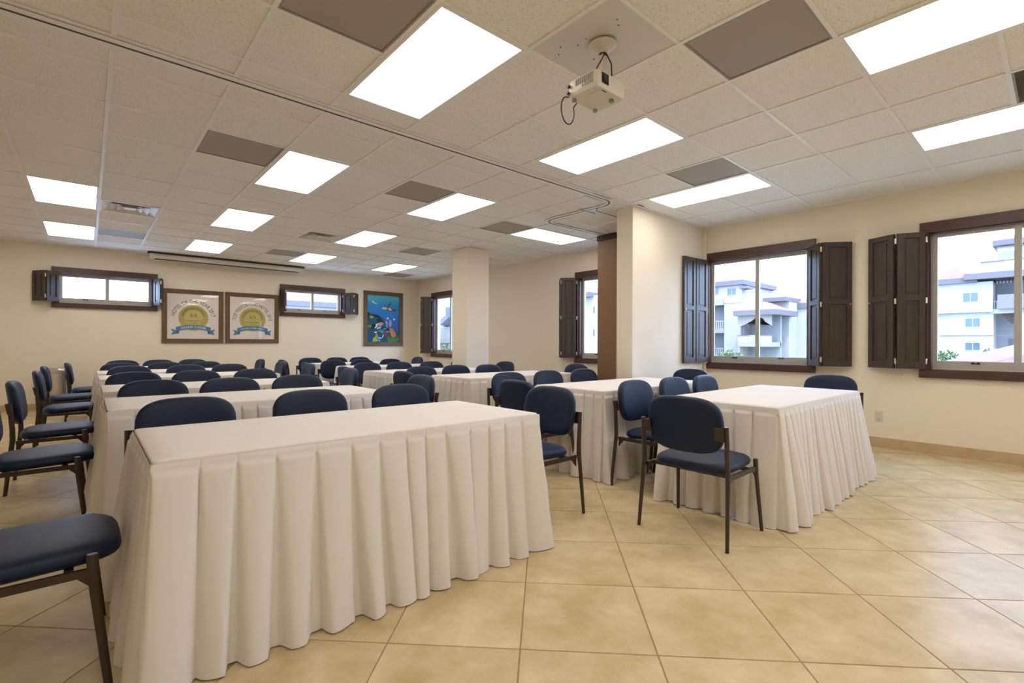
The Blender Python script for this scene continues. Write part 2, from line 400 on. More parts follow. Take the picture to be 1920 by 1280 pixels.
def tee(axis, c, lo, hi):
    """one inverted-T bar, interrupted where a light spans it"""
    segs = []; cur = lo; cuts = []
    for q in LIGHTS:
        if axis == 'x' and q[2] + .05 < c < q[3] - .05: cuts.append((q[0], q[1]))
        if axis == 'y' and q[0] + .05 < c < q[1] - .05: cuts.append((q[2], q[3]))
    for (p, q) in sorted(cuts):
        if p > cur and p < hi: segs.append((cur, p))
        cur = max(cur, q)
    if cur < hi: segs.append((cur, hi))
    mb = MB()
    for (p, q) in segs:
        if q <= lo or p >= hi: continue
        p, q = max(p, lo), min(q, hi)
        if axis == 'x': mb.box(p, q, c - .0115, c + .0115, H - .001, H + .007); mb.box(p, q, c - .003, c + .003, H + .007, H + .035)
        else: mb.box(c - .0125, c + .0125, p, q, H - .0022, H + .0065); mb.box(c - .003, c + .003, p, q, H + .0065, H + .036)
    if mb.v: mb.build('tee_bar', TEE, ceiling)
for y in YNEAR:
    if y > YN: tee('x', y, XL, XW)
for y in YFAR:
    if y < YF: tee('x', y, XL, XW)
for x in xs:
    tee('y', x, YN, TRK0); tee('y', x, TRK1, YF)
MB().box(XL, XW, TRK0 + .012, TRK1 - .012, H + .001, H + .014).build('track_panel', CEIL, ceiling)
m = MB(); m.box(XL, XW, TRK0, TRK0 + .02, H - .002, H + .006); m.box(XL, XW, TRK1 - .02, TRK1, H - .002, H + .006); m.build('edge_strip', TEE, ceiling)
m = MB()   # wall angle round the room
m.box(XW - .02, XW, YN, YF, H - .003, H + .006); m.box(XL, XW, YF - .02, YF, H - .003, H + .006); m.build('wall_angle', TEE, ceiling)

nlab = 0
for (x0, x1, y0, y1, lab) in LIGHTS:
    if not lab: nlab += 1; lab = 'unseen lit ceiling panel added for light, ' + ['behind the camera at left', 'behind the camera in the middle', 'at the back of the room on the left', 'straight above the camera', 'straight above and left of the camera'][nlab - 1]
    t = thing('ceiling_light', lab, 'ceiling light', ((x0 + x1) / 2, (y0 + y1) / 2, H), 0, 'lit ceiling panels')
    w, l = (x1 - x0) / 2, (y1 - y0) / 2; fr = .030
    b = MB(); b.box(-w + .012, w - .012, -l + .012, -l + fr, -.004, .02); b.box(-w + .012, w - .012, l - fr, l - .012, -.004, .02)
    b.box(-w + .012, -w + fr, -l + fr, l - fr, -.004, .02); b.box(w - fr, w - .012, -l + fr, l - fr, -.004, .02); b.build('frame', TEE, t)
    MB().box(-w + fr, w - fr, -l + fr, l - fr, .0, .006).build('diffuser', DIFF, t)
    MB().box(-w + fr, w - fr, -l + fr, l - fr, .02, .08).build('housing', TEE, t)
for (x0, x1, y0, y1, kind, lab) in VENTS:
    t = thing('ceiling_grille', lab, 'vent', ((x0 + x1) / 2, (y0 + y1) / 2, H), 0, 'ceiling air grilles')
    w, l = (x1 - x0) / 2 - .012, (y1 - y0) / 2 - .012; fr = .012
    b = MB()
    b.box(-w, w, -l, -l + fr, -.001, .02); b.box(-w, w, l - fr, l, -.001, .02); b.box(-w, -w + fr, -l + fr, l - fr, -.001, .02); b.box(w - fr, w, -l + fr, l - fr, -.001, .02)
    if kind == 'd':
        b.build('frame', WHITEP, t)
        for k, (s0, s1) in enumerate(((1, .72), (.70, .46), (.44, .2))):
            q = MB(); a0, a1 = (w - fr) * s0, (w - fr) * s1; c0, c1 = (l - fr) * s0, (l - fr) * s1; z0, z1 = .012 - .004 * k, .03
            for sx in (0, 1, 2, 3):
                co = [(-1, -1), (1, -1), (1, 1), (-1, 1)]; p, r = co[sx], co[(sx + 1) % 4]; n = len(q.v)
                q.v += [(p[0] * a0, p[1] * c0, z0 - .010), (r[0] * a0, r[1] * c0, z0 - .010), (r[0] * a1, r[1] * c1, z1), (p[0] * a1, p[1] * c1, z1)]; q.f.append((n, n + 1, n + 2, n + 3)); q.m.append(0)
            q.build('louvre_ring', WHITEP, t)
        MB().box(-w * .2, w * .2, -l * .2, l * .2, .004, .01).build('centre_plate', WHITEP, t)
        MB().box(-w + fr, w - fr, -l + fr, l - fr, .034, .04).build('backing', PLATE, t)
    elif kind == 'l':
        b.build('frame', GREYP, t)
        for k in range(24):
            x = -w + fr + (2 * w - 2 * fr) * (k + .5) / 24
            q = MB(); q.hexa([(x - .009, -l + fr, .004), (x - .006, -l + fr, .002), (x - .006, l - fr, .002), (x - .009, l - fr, .004), (x + .006, -l + fr, .018), (x + .009, -l + fr, .016), (x + .009, l - fr, .016), (x + .006, l - fr, .018)])
            q.build('slat', GREYP, t)
        MB().box(-w + fr, w - fr, -l + fr, l - fr, .022, .03).build('backing', DARKM, t)
    else:
        b.build('frame', GREYP, t)
        MB().box(-w + fr, w - fr, -l + fr, l - fr, .004, .01).build('perforated_face', PERF, t)

# partition track: white aluminium strips with a dark slot, bending into the storage pocket
def path_strip(mb, pts, hw, z0, z1):
    n = len(mb.v); k = len(pts)
    for i, p in enumerate(pts):
        a = pts[max(i - 1, 0)]; b = pts[min(i + 1, k - 1)]; d = Vector((b[0] - a[0], b[1] - a[1])).normalized(); nx, ny = -d.y, d.x
        mb.v += [(p[0] + nx * hw, p[1] + ny * hw, z0), (p[0] - nx * hw, p[1] - ny * hw, z0), (p[0] - nx * hw, p[1] - ny * hw, z1), (p[0] + nx * hw, p[1] + ny * hw, z1)]
    for i in range(k - 1):
        for j in range(4):
            mb.f.append((n + 4 * i + j, n + 4 * i + (j + 1) % 4, n + 4 * i + 4 + (j + 1) % 4, n + 4 * i + 4 + j)); mb.m.append(mb.mi)
    mb.f += [(n, n + 1, n + 2, n + 3), (n + 4 * k - 1, n + 4 * k - 2, n + 4 * k - 3, n + 4 * k - 4)]; mb.m += [mb.mi] * 2
def arc(cx, cy, r, a0, a1, n=10):
    return [(cx + r * math.cos(math.radians(a0 + (a1 - a0) * i / n)), cy + r * math.sin(math.radians(a0 + (a1 - a0) * i / n))) for i in range(n + 1)]
main = [(XL + .02, 3.545), (4.56, 3.545)] + arc(4.56, 3.745, .20, -90, 0)[1:] + [(4.73, 4.55)] + arc(4.94, 4.55, .21, 180, 90)[1:] + [(6.03, 4.76)]
branch = [(4.745, 3.80)] + arc(4.90, 3.78, .14, 170, 90, 8)[1:] + [(6.03, 3.92)]
t = thing('partition_track', 'thin dark slotted track crossing the whole ceiling and curving at the pier', 'track')
m = MB(); path_strip(m, main, .055, H - .006, H - .0025); m.build('track_rail', TEE, t)
m = MB(); path_strip(m, branch, .05, H - .0065, H - .0028); m.build('track_rail', TEE, t)
m = MB(); path_strip(m, main, .008, H - .0078, H - .0058); path_strip(m, branch, .008, H - .0082, H - .006); m.build('slot', DARKM, t)
m = MB()
for (x, y, rz) in ((4.42, 3.49, 0), (4.42, 3.60, 0), (4.79, 4.02, 0)): m.box(x - .16, x + .16, y - .012, y + .012, H - .0085, H - .0025)
m.build('joint_plate', ALU, t)
m = MB().box(5.02, 5.14, 3.41, 3.425, H - .004, H - .001); m.build('slot_end', DARKM, t)
# folded partition panels
t = thing('folding_partition', 'brown folded partition panels parked behind the wall pier', 'partition', (6.03, 4.29, 0))
for k in range(7): MB().box(.105 * k, .105 * k + .10, -.55, .55, .02, H - .085).build('panel', BROWNP, t)
MB().box(-.012, .76, -.56, .56, H - .082, H - .006).build('header', BROWND, t)

# ------------------------------------------------------------------ windows (local frame: x along wall, +y outwards, z up)
def window(n, loc, rz, half, z0, z1, trimhalf):
    r = root('window_%d' % n, loc, rz)
    m = MB().box(-trimhalf, trimhalf, -.035, 0, z1 - .012, z1 + .098); m.build('head_trim', TRIMW, r)
    m = MB().box(-trimhalf, trimhalf, -.045, 0, z0 - .088, z0 - .004); m.box(-half, half, 0, .06, z0 - .012, z0); m.build('sill_trim', TRIMW, r)
    for s in (-1, 1):
        MB().box(min(s * half, s * (half + .06)), max(s * half, s * (half + .06)), -.03, 0, z0 - .004, z1 - .012).build('jamb_trim', TRIMW, r)
        MB().box(min(s * half, s * (half - .022)), max(s * half, s * (half - .022)), 0, .07, z0, z1).build('jamb_liner', TRIMW, r)
    MB().box(-half, half, 0, .07, z1 - .022, z1).build('head_liner', TRIMW, r)
    y0, y1 = .075, .135; a = half
    fz0, fz1 = z0, z1
    m = MB(); m.box(-a, a, y0, y1, fz0, fz0 + .07); m.box(-a, a, y0, y1, fz1 - .035, fz1); m.box(-a, -a + .035, y0, y1, fz0 + .07, fz1 - .035); m.box(a - .035, a, y0, y1, fz0 + .07, fz1 - .035)
    m.build('window_frame', ALU, r)
    for s in (-1, 1):
        s0, s1 = (-a + .035, .028) if s < 0 else (-.028, a - .035); yy = y0 + .004 if s < 0 else y0 + .03
        m = MB(); m.box(s0, s1, yy, yy + .024, fz0 + .07, fz0 + .095); m.box(s0, s1, yy, yy + .024, fz1 - .062, fz1 - .035)
        m.box(s0, s0 + .05 if s > 0 else s0 + .028, yy, yy + .024, fz0 + .095, fz1 - .062); m.box(s1 - (.028 if s > 0 else .05), s1, yy, yy + .024, fz0 + .095, fz1 - .062)
        sash = m.build('sash', ALU, r)
        p = MB().box(s0 + .03, s1 - .03, yy + .009, yy + .014, fz0 + .085, fz1 - .05).build('pane', GLASS, r)
        for q in (.5,):
            xx = s0 + (s1 - s0) * q
            MB().box(xx - .035, xx + .035, yy - .012, yy, fz0 + .066, fz0 + .076).box(xx - .03, xx - .012, yy - .012, yy, fz0 + .076, fz0 + .086).box(xx + .012, xx + .03, yy - .012, yy, fz0 + .076, fz0 + .086).build('latch', DARKM, r)
    return r
n = 0
for (a, b) in RW:
    n += 1; window(n, (XW, (a + b) / 2, 0), -PI / 2, (b - a) / 2, .905, 2.39, (b - a) / 2 + .073)
for (a, b) in FW:
    n += 1; window(n, ((a + b) / 2, YF, 0), 0, (b - a) / 2, 1.865, 2.395, (b - a) / 2 + .075)

def shutter_panel(parent, A, B, z0, z1, flip, two=True):
    """one shutter leaf from plan point A to B, 28 mm thick, with framed raised panels"""
    A = Vector((A[0], A[1], 0)); B = Vector((B[0], B[1], 0)); d = (B - A); L = d.length; d.normalize(); nn = Vector((-d.y, d.x, 0)); th = .036
    def bx(mb, u0, u1, w0, w1, a, b):
        p = []
        for z in (a, b):
            for (u, w) in ((u0, w0), (u1, w0), (u1, w1), (u0, w1)): q = A + d * u + nn * w; p.append((q.x, q.y, z))
        mb.hexa(p)
    h = th / 2; st = .052
    m = MB()
    bx(m, 0, st, -h, h, z0, z1); bx(m, L - st, L, -h, h, z0, z1); bx(m, st, L - st, -h, h, z0, z0 + .075); bx(m, st, L - st, -h, h, z1 - .055, z1)
    if two:
        zc = z0 + (z1 - z0) * .52; bx(m, st, L - st, -h, h, zc - .028, zc + .028)
    o = m.build('shutter_leaf', WOOD, parent)
    spans = [(z0 + .075, zc - .028), (zc + .028, z1 - .055)] if two else [(z0 + .075, z1 - .055)]
    for (a, b) in spans:
        m = MB(); bx(m, st, L - st, -h * .22, h * .22, a, b); bx(m, st + .028, L - st - .028, -h * .62, h * .62, a + .028, b - .028); m.build('raised_panel', WOOD, o)
    return o
def hinges(parent, P, z0, z1, n):
    for k in range(n):
        z = z0 + .08 + (z1 - z0 - .16) * k / (n - 1)
        m = MB(); m.tube([(P[0], P[1], z - .03), (P[0], P[1], z + .03)], .011, 8); m.build('hinge', BRASS, parent, True)
def shutter(label, pts, z0, z1, two=True):
    t = thing('bifold_shutter', label, 'shutter', (pts[0][0], pts[0][1], 0), 0, 'dark wooden window shutters')
    P = [(p[0] - pts[0][0], p[1] - pts[0][1]) for p in pts]
    for i in range(len(P) - 1):
        A = Vector(P[i]); B = Vector(P[i + 1]); d = (B - A).normalized() * .012
        o = shutter_panel(t, A + d, B - d, z0, z1, 1, two)
    for p in P[:-1]: hinges(t, p, z0, z1, 3 if two else 2)
    k = MB(); A = Vector(P[-2]); B = Vector(P[-1]); q = A + (B - A) * .9; nn = Vector((-(B - A).y, (B - A).x)).normalized()
    sgn = -1 if (nn.x * -sa + nn.y * -ca) < 0 else 1
    q2 = q + nn * .03 * sgn; q1 = q + nn * .014 * sgn; zc = z0 + (z1 - z0) * .5
    k.tube([(q1.x, q1.y, zc), (q2.x, q2.y, zc)], .009, 8); k.build('knob', BRASS, t, True)
    return t
Z0, Z1 = .912, 2.385
shutter('dark wooden shutter folded out left of the right-edge window', [(6.785, .985), (6.665, 1.225), (6.80, 1.50)], Z0, Z1)
shutter('dark wooden shutter against the wall pier, left of the double window', [(6.775, 3.425), (6.47, 3.452), (6.16, 3.462)], Z0, Z1)
shutter('dark wooden shutter half folded on the right of the double window', [(6.785, 2.105), (6.575, 1.915), (6.80, 1.655)], Z0, Z1)
shutter('dark wooden shutter on the window beside the brown folded partition', [(6.785, 5.935), (6.58, 6.13), (6.80, 6.37)], Z0, Z1)
shutter('dark wooden shutter on the window just left of the free-standing column', [(6.785, 10.925), (6.58, 11.13), (6.80, 11.37)], Z0, Z1)
Z0, Z1 = 1.875, 2.39
shutter('small dark shutter at the left end of the left high window', [(-.375, 11.60), (-.535, 11.38), (-.70, 11.63)], Z0, Z1, False)
shutter('small dark shutter between the left high window and the first award', [(.975, 11.62), (1.055, 11.35), (1.10, 11.60)], Z0, Z1, False)
shutter('small dark shutter overlapping the left end of the right high window', [(3.315, 11.62), (3.30, 11.35), (3.245, 11.60)], Z0, Z1, False)
shutter('small dark shutter right of the right high window near the undersea picture', [(4.695, 11.62), (4.86, 11.36), (5.07, 11.62)], Z0, Z1, False)

# ------------------------------------------------------------------ pictures on the far wall (local: x right, z up, -y into the room)
def frame4(parent, w, h, fw, d, m, name='frame'):
    b = MB()
    o = [(-w, -h), (w, -h), (w, h), (-w, h)]; i = [(-w + fw, -h + fw), (w - fw, -h + fw), (w - fw, h - fw), (-w + fw, h - fw)]
    for k in range(4):
        p, q, r, s = o[k], o[(k + 1) % 4], i[(k + 1) % 4], i[k]
        b.hexa([(p[0], 0, p[1]), (q[0], 0, q[1]), (r[0], 0, r[1]), (s[0], 0, s[1]), (p[0], -d, p[1]), (q[0], -d, q[1]), (r[0], -d * .75, r[1]), (s[0], -d * .75, s[1])])
    return b.build(name, m, parent)
def flat(parent, name, m, polys, y, th=.0012):
    b = MB()
    for p in polys: b.prism(p, 'y', y - th, y)
    return b.build(name, m, parent)
def lettering(parent, m, y, items):
    """items: (text,size,kind,args) kind 'arc' (cx,cz,r,a_mid,squeeze) or 'line' (cx,cz,sx) or 'bow' (cx,cz,sx,curve)"""
    V, F = [], []
    for txt, size, kind, a in items:
        v, f = text_mesh(txt, size); n = len(V)
        for (x, yy, _) in v:
            if kind == 'arc':
                cx, cz, r, mid, sq = a; ang = math.radians(mid) - x * sq / r; rr = r + yy
                V.append((cx + rr * math.cos(ang), y, cz + rr * math.sin(ang)))
            elif kind == 'bow':
                cx, cz, sx, cv = a; V.append((cx + x * sx, y, cz + yy - cv * (x * sx) ** 2))
            else:
                cx, cz, sx = a; V.append((cx + x * sx, y, cz + yy))
        F += [tuple(n + i for i in q) for q in f]
    return new('lettering', V, F, m, parent)
def circle(cx, cz, r, n=48, teeth=0, amp=0.0):
    if teeth: n = teeth * 2; return [(cx + (r + (amp if k % 2 else 0)) * math.cos(2 * PI * k / n), cz + (r + (amp if k % 2 else 0)) * math.sin(2 * PI * k / n)) for k in range(n)]
    return [(cx + r * math.cos(2 * PI * k / n), cz + r * math.sin(2 * PI * k / n)) for k in range(n)]
def ring(cx, cz, r0, r1, n=48):
    return [[(cx + r * math.cos(2 * PI * k / n), cz + r * math.sin(2 * PI * k / n)) for (r, k) in ((r0, k), (r1, k), (r1, k + 1), (r0, k + 1))] for k in range(n)]
def award(label, cx, cz, title, band, bandsize, arc_sq):
    t = thing('framed_award', label, 'picture', (cx, YF, cz), 0)
    w, h = .525, .5375
    frame4(t, w, h, .085, .032, FRAMEW)
    MB().box(-w + .08, w - .08, -.010, -.002, -h + .08, h - .08).build('print_sheet', PAPER, t)
    sz = -.03; R = .245
    flat(t, 'seal', GOLD, [circle(0, sz, R, 0, 46, .022)], -.0105)
    flat(t, 'seal_ring', GOLD2, ring(0, sz, R * .62, R * .66) + ring(0, sz, R * .93, R * .95), -.0118, .0006)
    flat(t, 'seal_centre', GOLD2, [circle(0, sz, R * .60)], -.0118, .0006)
    # ribbon
    bow = lambda x: -.55 * x * x
    xs_ = [-.30 + .05 * k for k in range(13)]
    zb = sz - .185
    top = [(x, zb + .045 + bow(x)) for x in xs_]; bot = [(x, zb - .045 + bow(x)) for x in xs_][::-1]
    tails = []
    for s in (-1, 1):
        tails.append([(s * .24, zb - .03 - .05), (s * .385, zb - .015 - .05 + .025), (s * .345, zb - .095), (s * .375, zb - .155), (s * .25, zb - .135)])
    flat(t, 'ribbon_tail', BLUEP, tails, -.0119, .0006)
    flat(t, 'ribbon_fold', BLUED, [[(s * .24, zb - .075), (s * .30, zb - .09), (s * .25, zb - .135)] for s in (-1, 1)], -.0126, .0006)
    n0 = []
    for k in range(12): n0.append([top[k], top[k + 1], (top[k + 1][0], zb - .045 + bow(top[k + 1][0])), (top[k][0], zb - .045 + bow(top[k][0]))])
    flat(t, 'ribbon', BLUEP, n0, -.0136, .0012)
    lettering(t, INK, -.0108, [(title, .105, 'arc', (0, sz - .02, .348, 90, arc_sq))])
    lettering(t, INKG, -.0132, [('INTERNATIONAL', .055, 'arc', (0, sz, .192, 90, 1.25)), ('5/5', .10, 'line', (0, sz + .045, 1.0)), ('AWARD', .022, 'line', (0, sz - .025, 1.0))][:2])
    flat(t, 'seal_rule', INKG, [[(-.13, sz - .062), (.13, sz - .062), (.13, sz - .054), (-.13, sz - .054)], [(-.06, sz - .105), (.06, sz - .105), (.06, sz - .097), (-.06, sz - .097)]], -.0126, .0006)
    lettering(t, WHITEI, -.0152, [(band, bandsize, 'bow', (0, zb, 1.0, .55))])
    MB().box(-w + .082, w - .082, -.021, -.018, -h + .082, h - .082).build('glazing', GLASS, t)
    return t
award('framed award reading hotel of the year above a gold seal and blue ribbon', 1.622, 1.697, 'HOTEL OF THE YEAR 2017', 'GRAND CARIBE', .062, .80)
award('framed award reading top performing hotel above a gold seal, right of the first', 2.707, 1.70, 'TOP PERFORMING HOTEL 2018', 'GRAND CARIBE BELIZE', .044, .74)

def sea_mat():
    m = bpy.data.materials.new('sea_print'); m.use_nodes = True; t = m.node_tree; b = t.nodes['Principled BSDF']; b.inputs['Roughness'].default_value = .5
    c = t.nodes.new('ShaderNodeTexCoord'); sp = t.nodes.new('ShaderNodeSeparateXYZ'); r = t.nodes.new('ShaderNodeValToRGB'); mr = t.nodes.new('ShaderNodeMapRange')
    mr.inputs[1].default_value = -.6; mr.inputs[2].default_value = .6
    t.links.new(c.outputs['Object'], sp.inputs[0]); t.links.new(sp.outputs['Z'], mr.inputs[0]); t.links.new(mr.outputs[0], r.inputs[0]); t.links.new(r.outputs['Color'], b.inputs['Base Color'])
    e = r.color_ramp.elements; e[0].position = 0.1; e[0].color = (.004, .04, .17, 1); e[1].position = 1.0; e[1].color = (.10, .52, .62, 1)
    q = e.new(.45); q.color = (.004, .10, .40, 1); q = e.new(.8); q.color = (.006, .24, .56, 1)
    return m
t = thing('framed_picture', 'framed undersea picture with a turtle over a colourful reef, in the far corner', 'picture', (5.782, YF, 1.797))
frame4(t, .545, .70, .10, .034, FRAMEW)
MB().box(-.45, .45, -.010, -.002, -.605, .605).build('print_sheet', sea_mat(), t)
PC = {k: mat('print_' + k, c, .55, .3) for k, c in dict(teal=(.01, .09, .12), dark=(.004, .018, .03), olive=(.16, .22, .06), yellow=(.55, .45, .08), pink=(.50, .30, .38), lilac=(.32, .30, .50), orange=(.62, .20, .05), red=(.30, .03, .05), white=(.72, .70, .66), lime=(.38, .50, .05), cyan=(.05, .33, .42), blue=(.01, .07, .24), green=(.08, .20, .05), shell=(.14, .06, .03)).items()}
X_ = lambda u: -.445 + .89 * (u - 262) / 540.0
Z_ = lambda v: .595 - 1.19 * (v - 225) / 805.0
def pp(*a): return [(X_(u), Z_(v)) for u, v in a]
def blob(u, v, a, b, n=14, rot=0.0, j=0.0):
    rr = random.Random(int(u * 7 + v)); return [(X_(u + (a * math.cos(2 * PI * k / n) * math.cos(rot) - b * math.sin(2 * PI * k / n) * math.sin(rot)) * (1 + j * rr.uniform(-1, 1))), Z_(v + (a * math.cos(2 * PI * k / n) * math.sin(rot) + b * math.sin(2 * PI * k / n) * math.cos(rot)) * (1 + j * rr.uniform(-1, 1)))) for k in range(n)]
flat(t, 'painted_reef', PC['teal'], [pp((262, 510), (330, 545), (420, 560), (500, 620), (560, 680), (590, 780), (640, 830), (800, 860), (800, 1028), (262, 1028))], -.0105)
flat(t, 'painted_reef_shadow', PC['dark'], [pp((262, 510), (300, 540), (280, 640), (262, 700)), pp((310, 550), (430, 560), (540, 640), (470, 620), (360, 590)), blob(470, 660, 60, 30, 14, .3, .2), blob(560, 800, 70, 30, 14, .2, .2), blob(350, 770, 50, 40, 12, 0, .2)], -.0118, .0006)
flat(t, 'painted_turtle', PC['shell'], [pp((590, 440), (600, 390), (665, 315), (655, 360), (620, 430)), blob(670, 460, 85, 26, 16, .05), pp((740, 450), (765, 465), (735, 480)), pp((545, 405), (560, 365), (566, 410))], -.0111, .0006)
flat(t, 'painted_turtle_skin', PC['white'], [blob(545, 440, 42, 18), blob(640, 455, 34, 17, 12, .4), pp((335, 310), (360, 320), (380, 350), (430, 368), (385, 372), (350, 350))], -.0118, .0006)
flat(t, 'painted_turtle_patch', PC['orange'], [blob(545, 436, 16, 6), blob(650, 458, 16, 7), blob(690, 455, 10, 6)], -.0125, .0006)
flat(t, 'painted_fish', PC['pink'], [blob(480, 720, 45, 30, 14, -.4), blob(470, 780, 24, 22), blob(700, 920, 40, 24)], -.0118, .0006)
flat(t, 'painted_stripe_fish', PC['white'], [blob(420, 730, 12, 34, 10, .8), blob(405, 770, 12, 34, 10, .8), blob(440, 790, 10, 30, 10, .9), blob(600, 615, 16, 18), blob(712, 630, 18, 18), blob(400, 865, 26, 14), blob(460, 960, 44, 10, 12, .2), blob(430, 1010, 50, 9), blob(520, 930, 8, 34, 10, .3)], -.0125, .0006)
flat(t, 'painted_coral', PC['orange'], [pp((630, 785), (690, 800), (730, 860), (755, 930), (700, 945), (655, 900), (640, 850))], -.0122, .0006)
flat(t, 'painted_coral', PC['orange'], [blob(415, 920, 20, 34)], -.0122, .0006)
flat(t, 'painted_sponge', PC['lilac'], [blob(580, 690, 20, 36, 12, -.3), blob(645, 700, 24, 70), blob(590, 750, 14, 30)], -.0118, .0006)
flat(t, 'painted_weed', PC['green'], [pp((600, 1028), (590, 940), (620, 900), (640, 960), (700, 940), (760, 960), (800, 900), (800, 1028))], -.0115, .0006)
flat(t, 'painted_grass', PC['olive'], [pp((640 + 30 * k, 1020), (650 + 30 * k, 960 - 12 * (k % 3)), (656 + 30 * k, 1020)) for k in range(5)] + [blob(300, 760, 34, 26), blob(330, 600, 40, 26)], -.0125, .0006)
flat(t, 'painted_anemone', PC['lime'], [pp((340, 1025), (360, 960), (400, 930), (420, 1000), (390, 1028)), blob(330, 605, 14, 16)], -.0128, .0006)
flat(t, 'painted_small_fish', PC['cyan'], [blob(550, 800, 34, 14, 12, -.2), blob(470, 840, 40, 14), blob(440, 985, 26, 34), blob(505, 850, 22, 30), blob(600, 850, 30, 16)], -.0128, .0006)
flat(t, 'painted_red_coral', PC['red'], [blob(560, 880, 32, 44, 14, .1, .25), blob(600, 930, 24, 22, 12, 0, .2)], -.0122, .0006)
flat(t, 'painted_blue_coral', PC['blue'], [blob(330, 920, 50, 20), blob(300, 990, 34, 30), blob(450, 870, 40, 10), blob(530, 1000, 40, 18)], -.0126, .0006)

# ------------------------------------------------------------------ roll-up projection screen, outlet, bin, projector
t = thing('projection_screen', 'long white roll-up projection screen case hung below the ceiling at the far wall', 'screen', (2.24, 11.25, 0))
MB().box(-1.40, 1.40, -.075, .075, H - .028, H - .0035).build('mounting_rail', BROWND, t)
m = MB(); m.prism([(-.05, H - .03), (.05, H - .03), (.055, H - .07), (.05, H - .115), (-.045, H - .115), (-.055, H - .07)], 'x', -1.33, 1.33); m.build('case', WHITEP, t)
for s in (-1, 1): MB().box(s * 1.345 - .018, s * 1.345 + .018, -.058, .058, H - .12, H - .03).build('end_cap', WHITEP, t)
MB().box(-1.29, 1.29, -.014, .014, H - .132, H - .116).build('weight_bar', DARKM, t)
t = thing('power_outlet', 'white power outlet low on the window wall', 'outlet', (XW, 1.402, .352))
MB().box(-.007, 0, -.037, .037, -.06, .06).build('cover_plate', WHITEP, t)
for s in (-1, 1):
    o = MB().box(-.010, -.007, -.017, .017, s * .026 - .014, s * .026 + .014).build('socket', WHITEP, t)
    MB().box(-.0108, -.0095, -.009, -.006, s * .026 - .006, s * .026 + .006).box(-.0108, -.0095, .006, .009, s * .026 - .006, s * .026 + .006).build('slot', DARKM, o)
t = thing('waste_bin', 'round brushed steel waste bin against the far wall at left', 'waste bin', (-.36, 11.40, 0))
MB().lathe([(.15, 0), (.155, .02), (.155, .66), (.162, .665), (.162, .70), (.15, .70), (.15, .60), (.01, .60)], (0, 0, 0), 40).build('bin_body', STEEL, t, True)
MB().lathe([(.164, .64), (.168, .645), (.168, .715), (.164, .72), (.152, .72), (.152, .645)], (0, 0, 0), 40).build('bin_rim', STEEL, t, True)

MB().box(-.286, .286, -.286, .286, .0035, .012)
t = thing('projector_plate', 'smooth white ceiling panel carrying the projector mount', 'ceiling panel', (2.205, 1.735, H))
MB().box(-.289, .289, -.289, .289, .004, .012).build('panel', PLATE, t)
for k in range(14):
    rr = random.Random(k); a = rr.uniform(-.24, .24); b = rr.uniform(-.24, .24)
    MB().lathe([(.0035, .0), (.0035, .0045)], (a, b, .0), 8).build('screw_hole', DARKM, t)
t = thing('ceiling_projector', 'white projector hanging from the ceiling on a short arm with black cables', 'projector', (2.10, 1.70, 0))
zt = 2.605; zb_ = 2.515
def rounded(x0, x1, y0, y1, r, n=5):
    P = []
    for (cx, cy, a) in ((x1 - r, y1 - r, 0), (x0 + r, y1 - r, 90), (x0 + r, y0 + r, 180), (x1 - r, y0 + r, 270)):
        for k in range(n + 1): an = math.radians(a + 90 * k / n); P.append((cx + r * math.cos(an), cy + r * math.sin(an)))
    return P
def loft(mb, rings):
    n0 = len(mb.v); k = len(rings[0])
    for rg in rings: mb.v += rg
    for i in range(len(rings) - 1):
        for j in range(k): mb.f.append((n0 + i * k + j, n0 + i * k + (j + 1) % k, n0 + (i + 1) * k + (j + 1) % k, n0 + (i + 1) * k + j)); mb.m.append(mb.mi)
    mb.f += [tuple(n0 + j for j in range(k))[::-1], tuple(n0 + (len(rings) - 1) * k + j for j in range(k))]; mb.m += [mb.mi] * 2
base = rounded(-.12, .13, -.105, .105, .028)
m = MB(); loft(m, [[(x * s, y * s, z) for x, y in base] for s, z in ((.93, zb_), (.985, zb_ + .012), (1, zb_ + .03), (1, zt - .02), (.97, zt - .004), (.9, zt))])
body = m.build('projector_body', WHITEP, t, True)
m = MB(); m.box(-.085, -.03, -.1085, -.1035, zb_ + .022, zb_ + .075); lens = m.build('lens_recess', LENSB, t)
m = MB(); m.tube([(-.057, -.1115, zb_ + .05), (-.057, -.106, zb_ + .05)], .021, 20); m.build('lens', LENSB, lens, True)
for k in range(9): MB().box(-.1225, -.1195, -.075 + .014 * k, -.066 + .014 * k, zb_ + .045, zb_ + .078).build('vent_slot', GREYP, body)
for k in range(5): MB().box(-.1225, -.1195, -.075 + .016 * k, -.066 + .016 * k, zb_ + .025, zb_ + .040).build('vent_slot', GREYP, body)
for k in range(6): MB().box(.1285, .1315, -.07 + .014 * k, -.062 + .014 * k, zb_ + .03, zb_ + .075).build('side_vent', GREYP, body)
m = MB(); m.tube([(-.057, -.06, zt - .002), (-.057, -.06, zt + .01)], .03, 20); m.build('focus_ring', GREYP, t, True)
MB().box(-.07, .02, -.07, -.01, zb_ - .003, zb_ + .001).build('lamp_cover', WHITEP, t)
MB().box(-.055, -.02, -.085, -.080, zb_ - .002, zb_ + .004).build('foot_slot', DARKM, t)
for (x, y) in ((.07, -.05), (-.09, .08), (.09, .08)): MB().lathe([(.014, -.012), (.012, 0.002)], (x, y, zb_), 12).build('rubber_foot', GREYP, t)
MB().lathe([(.075, -.004), (.08, -.012), (.06, -.03), (.028, -.05), (.026, -.06)], (.08, .02, H), 28).build('mount_flange', WHITEP, t, True)
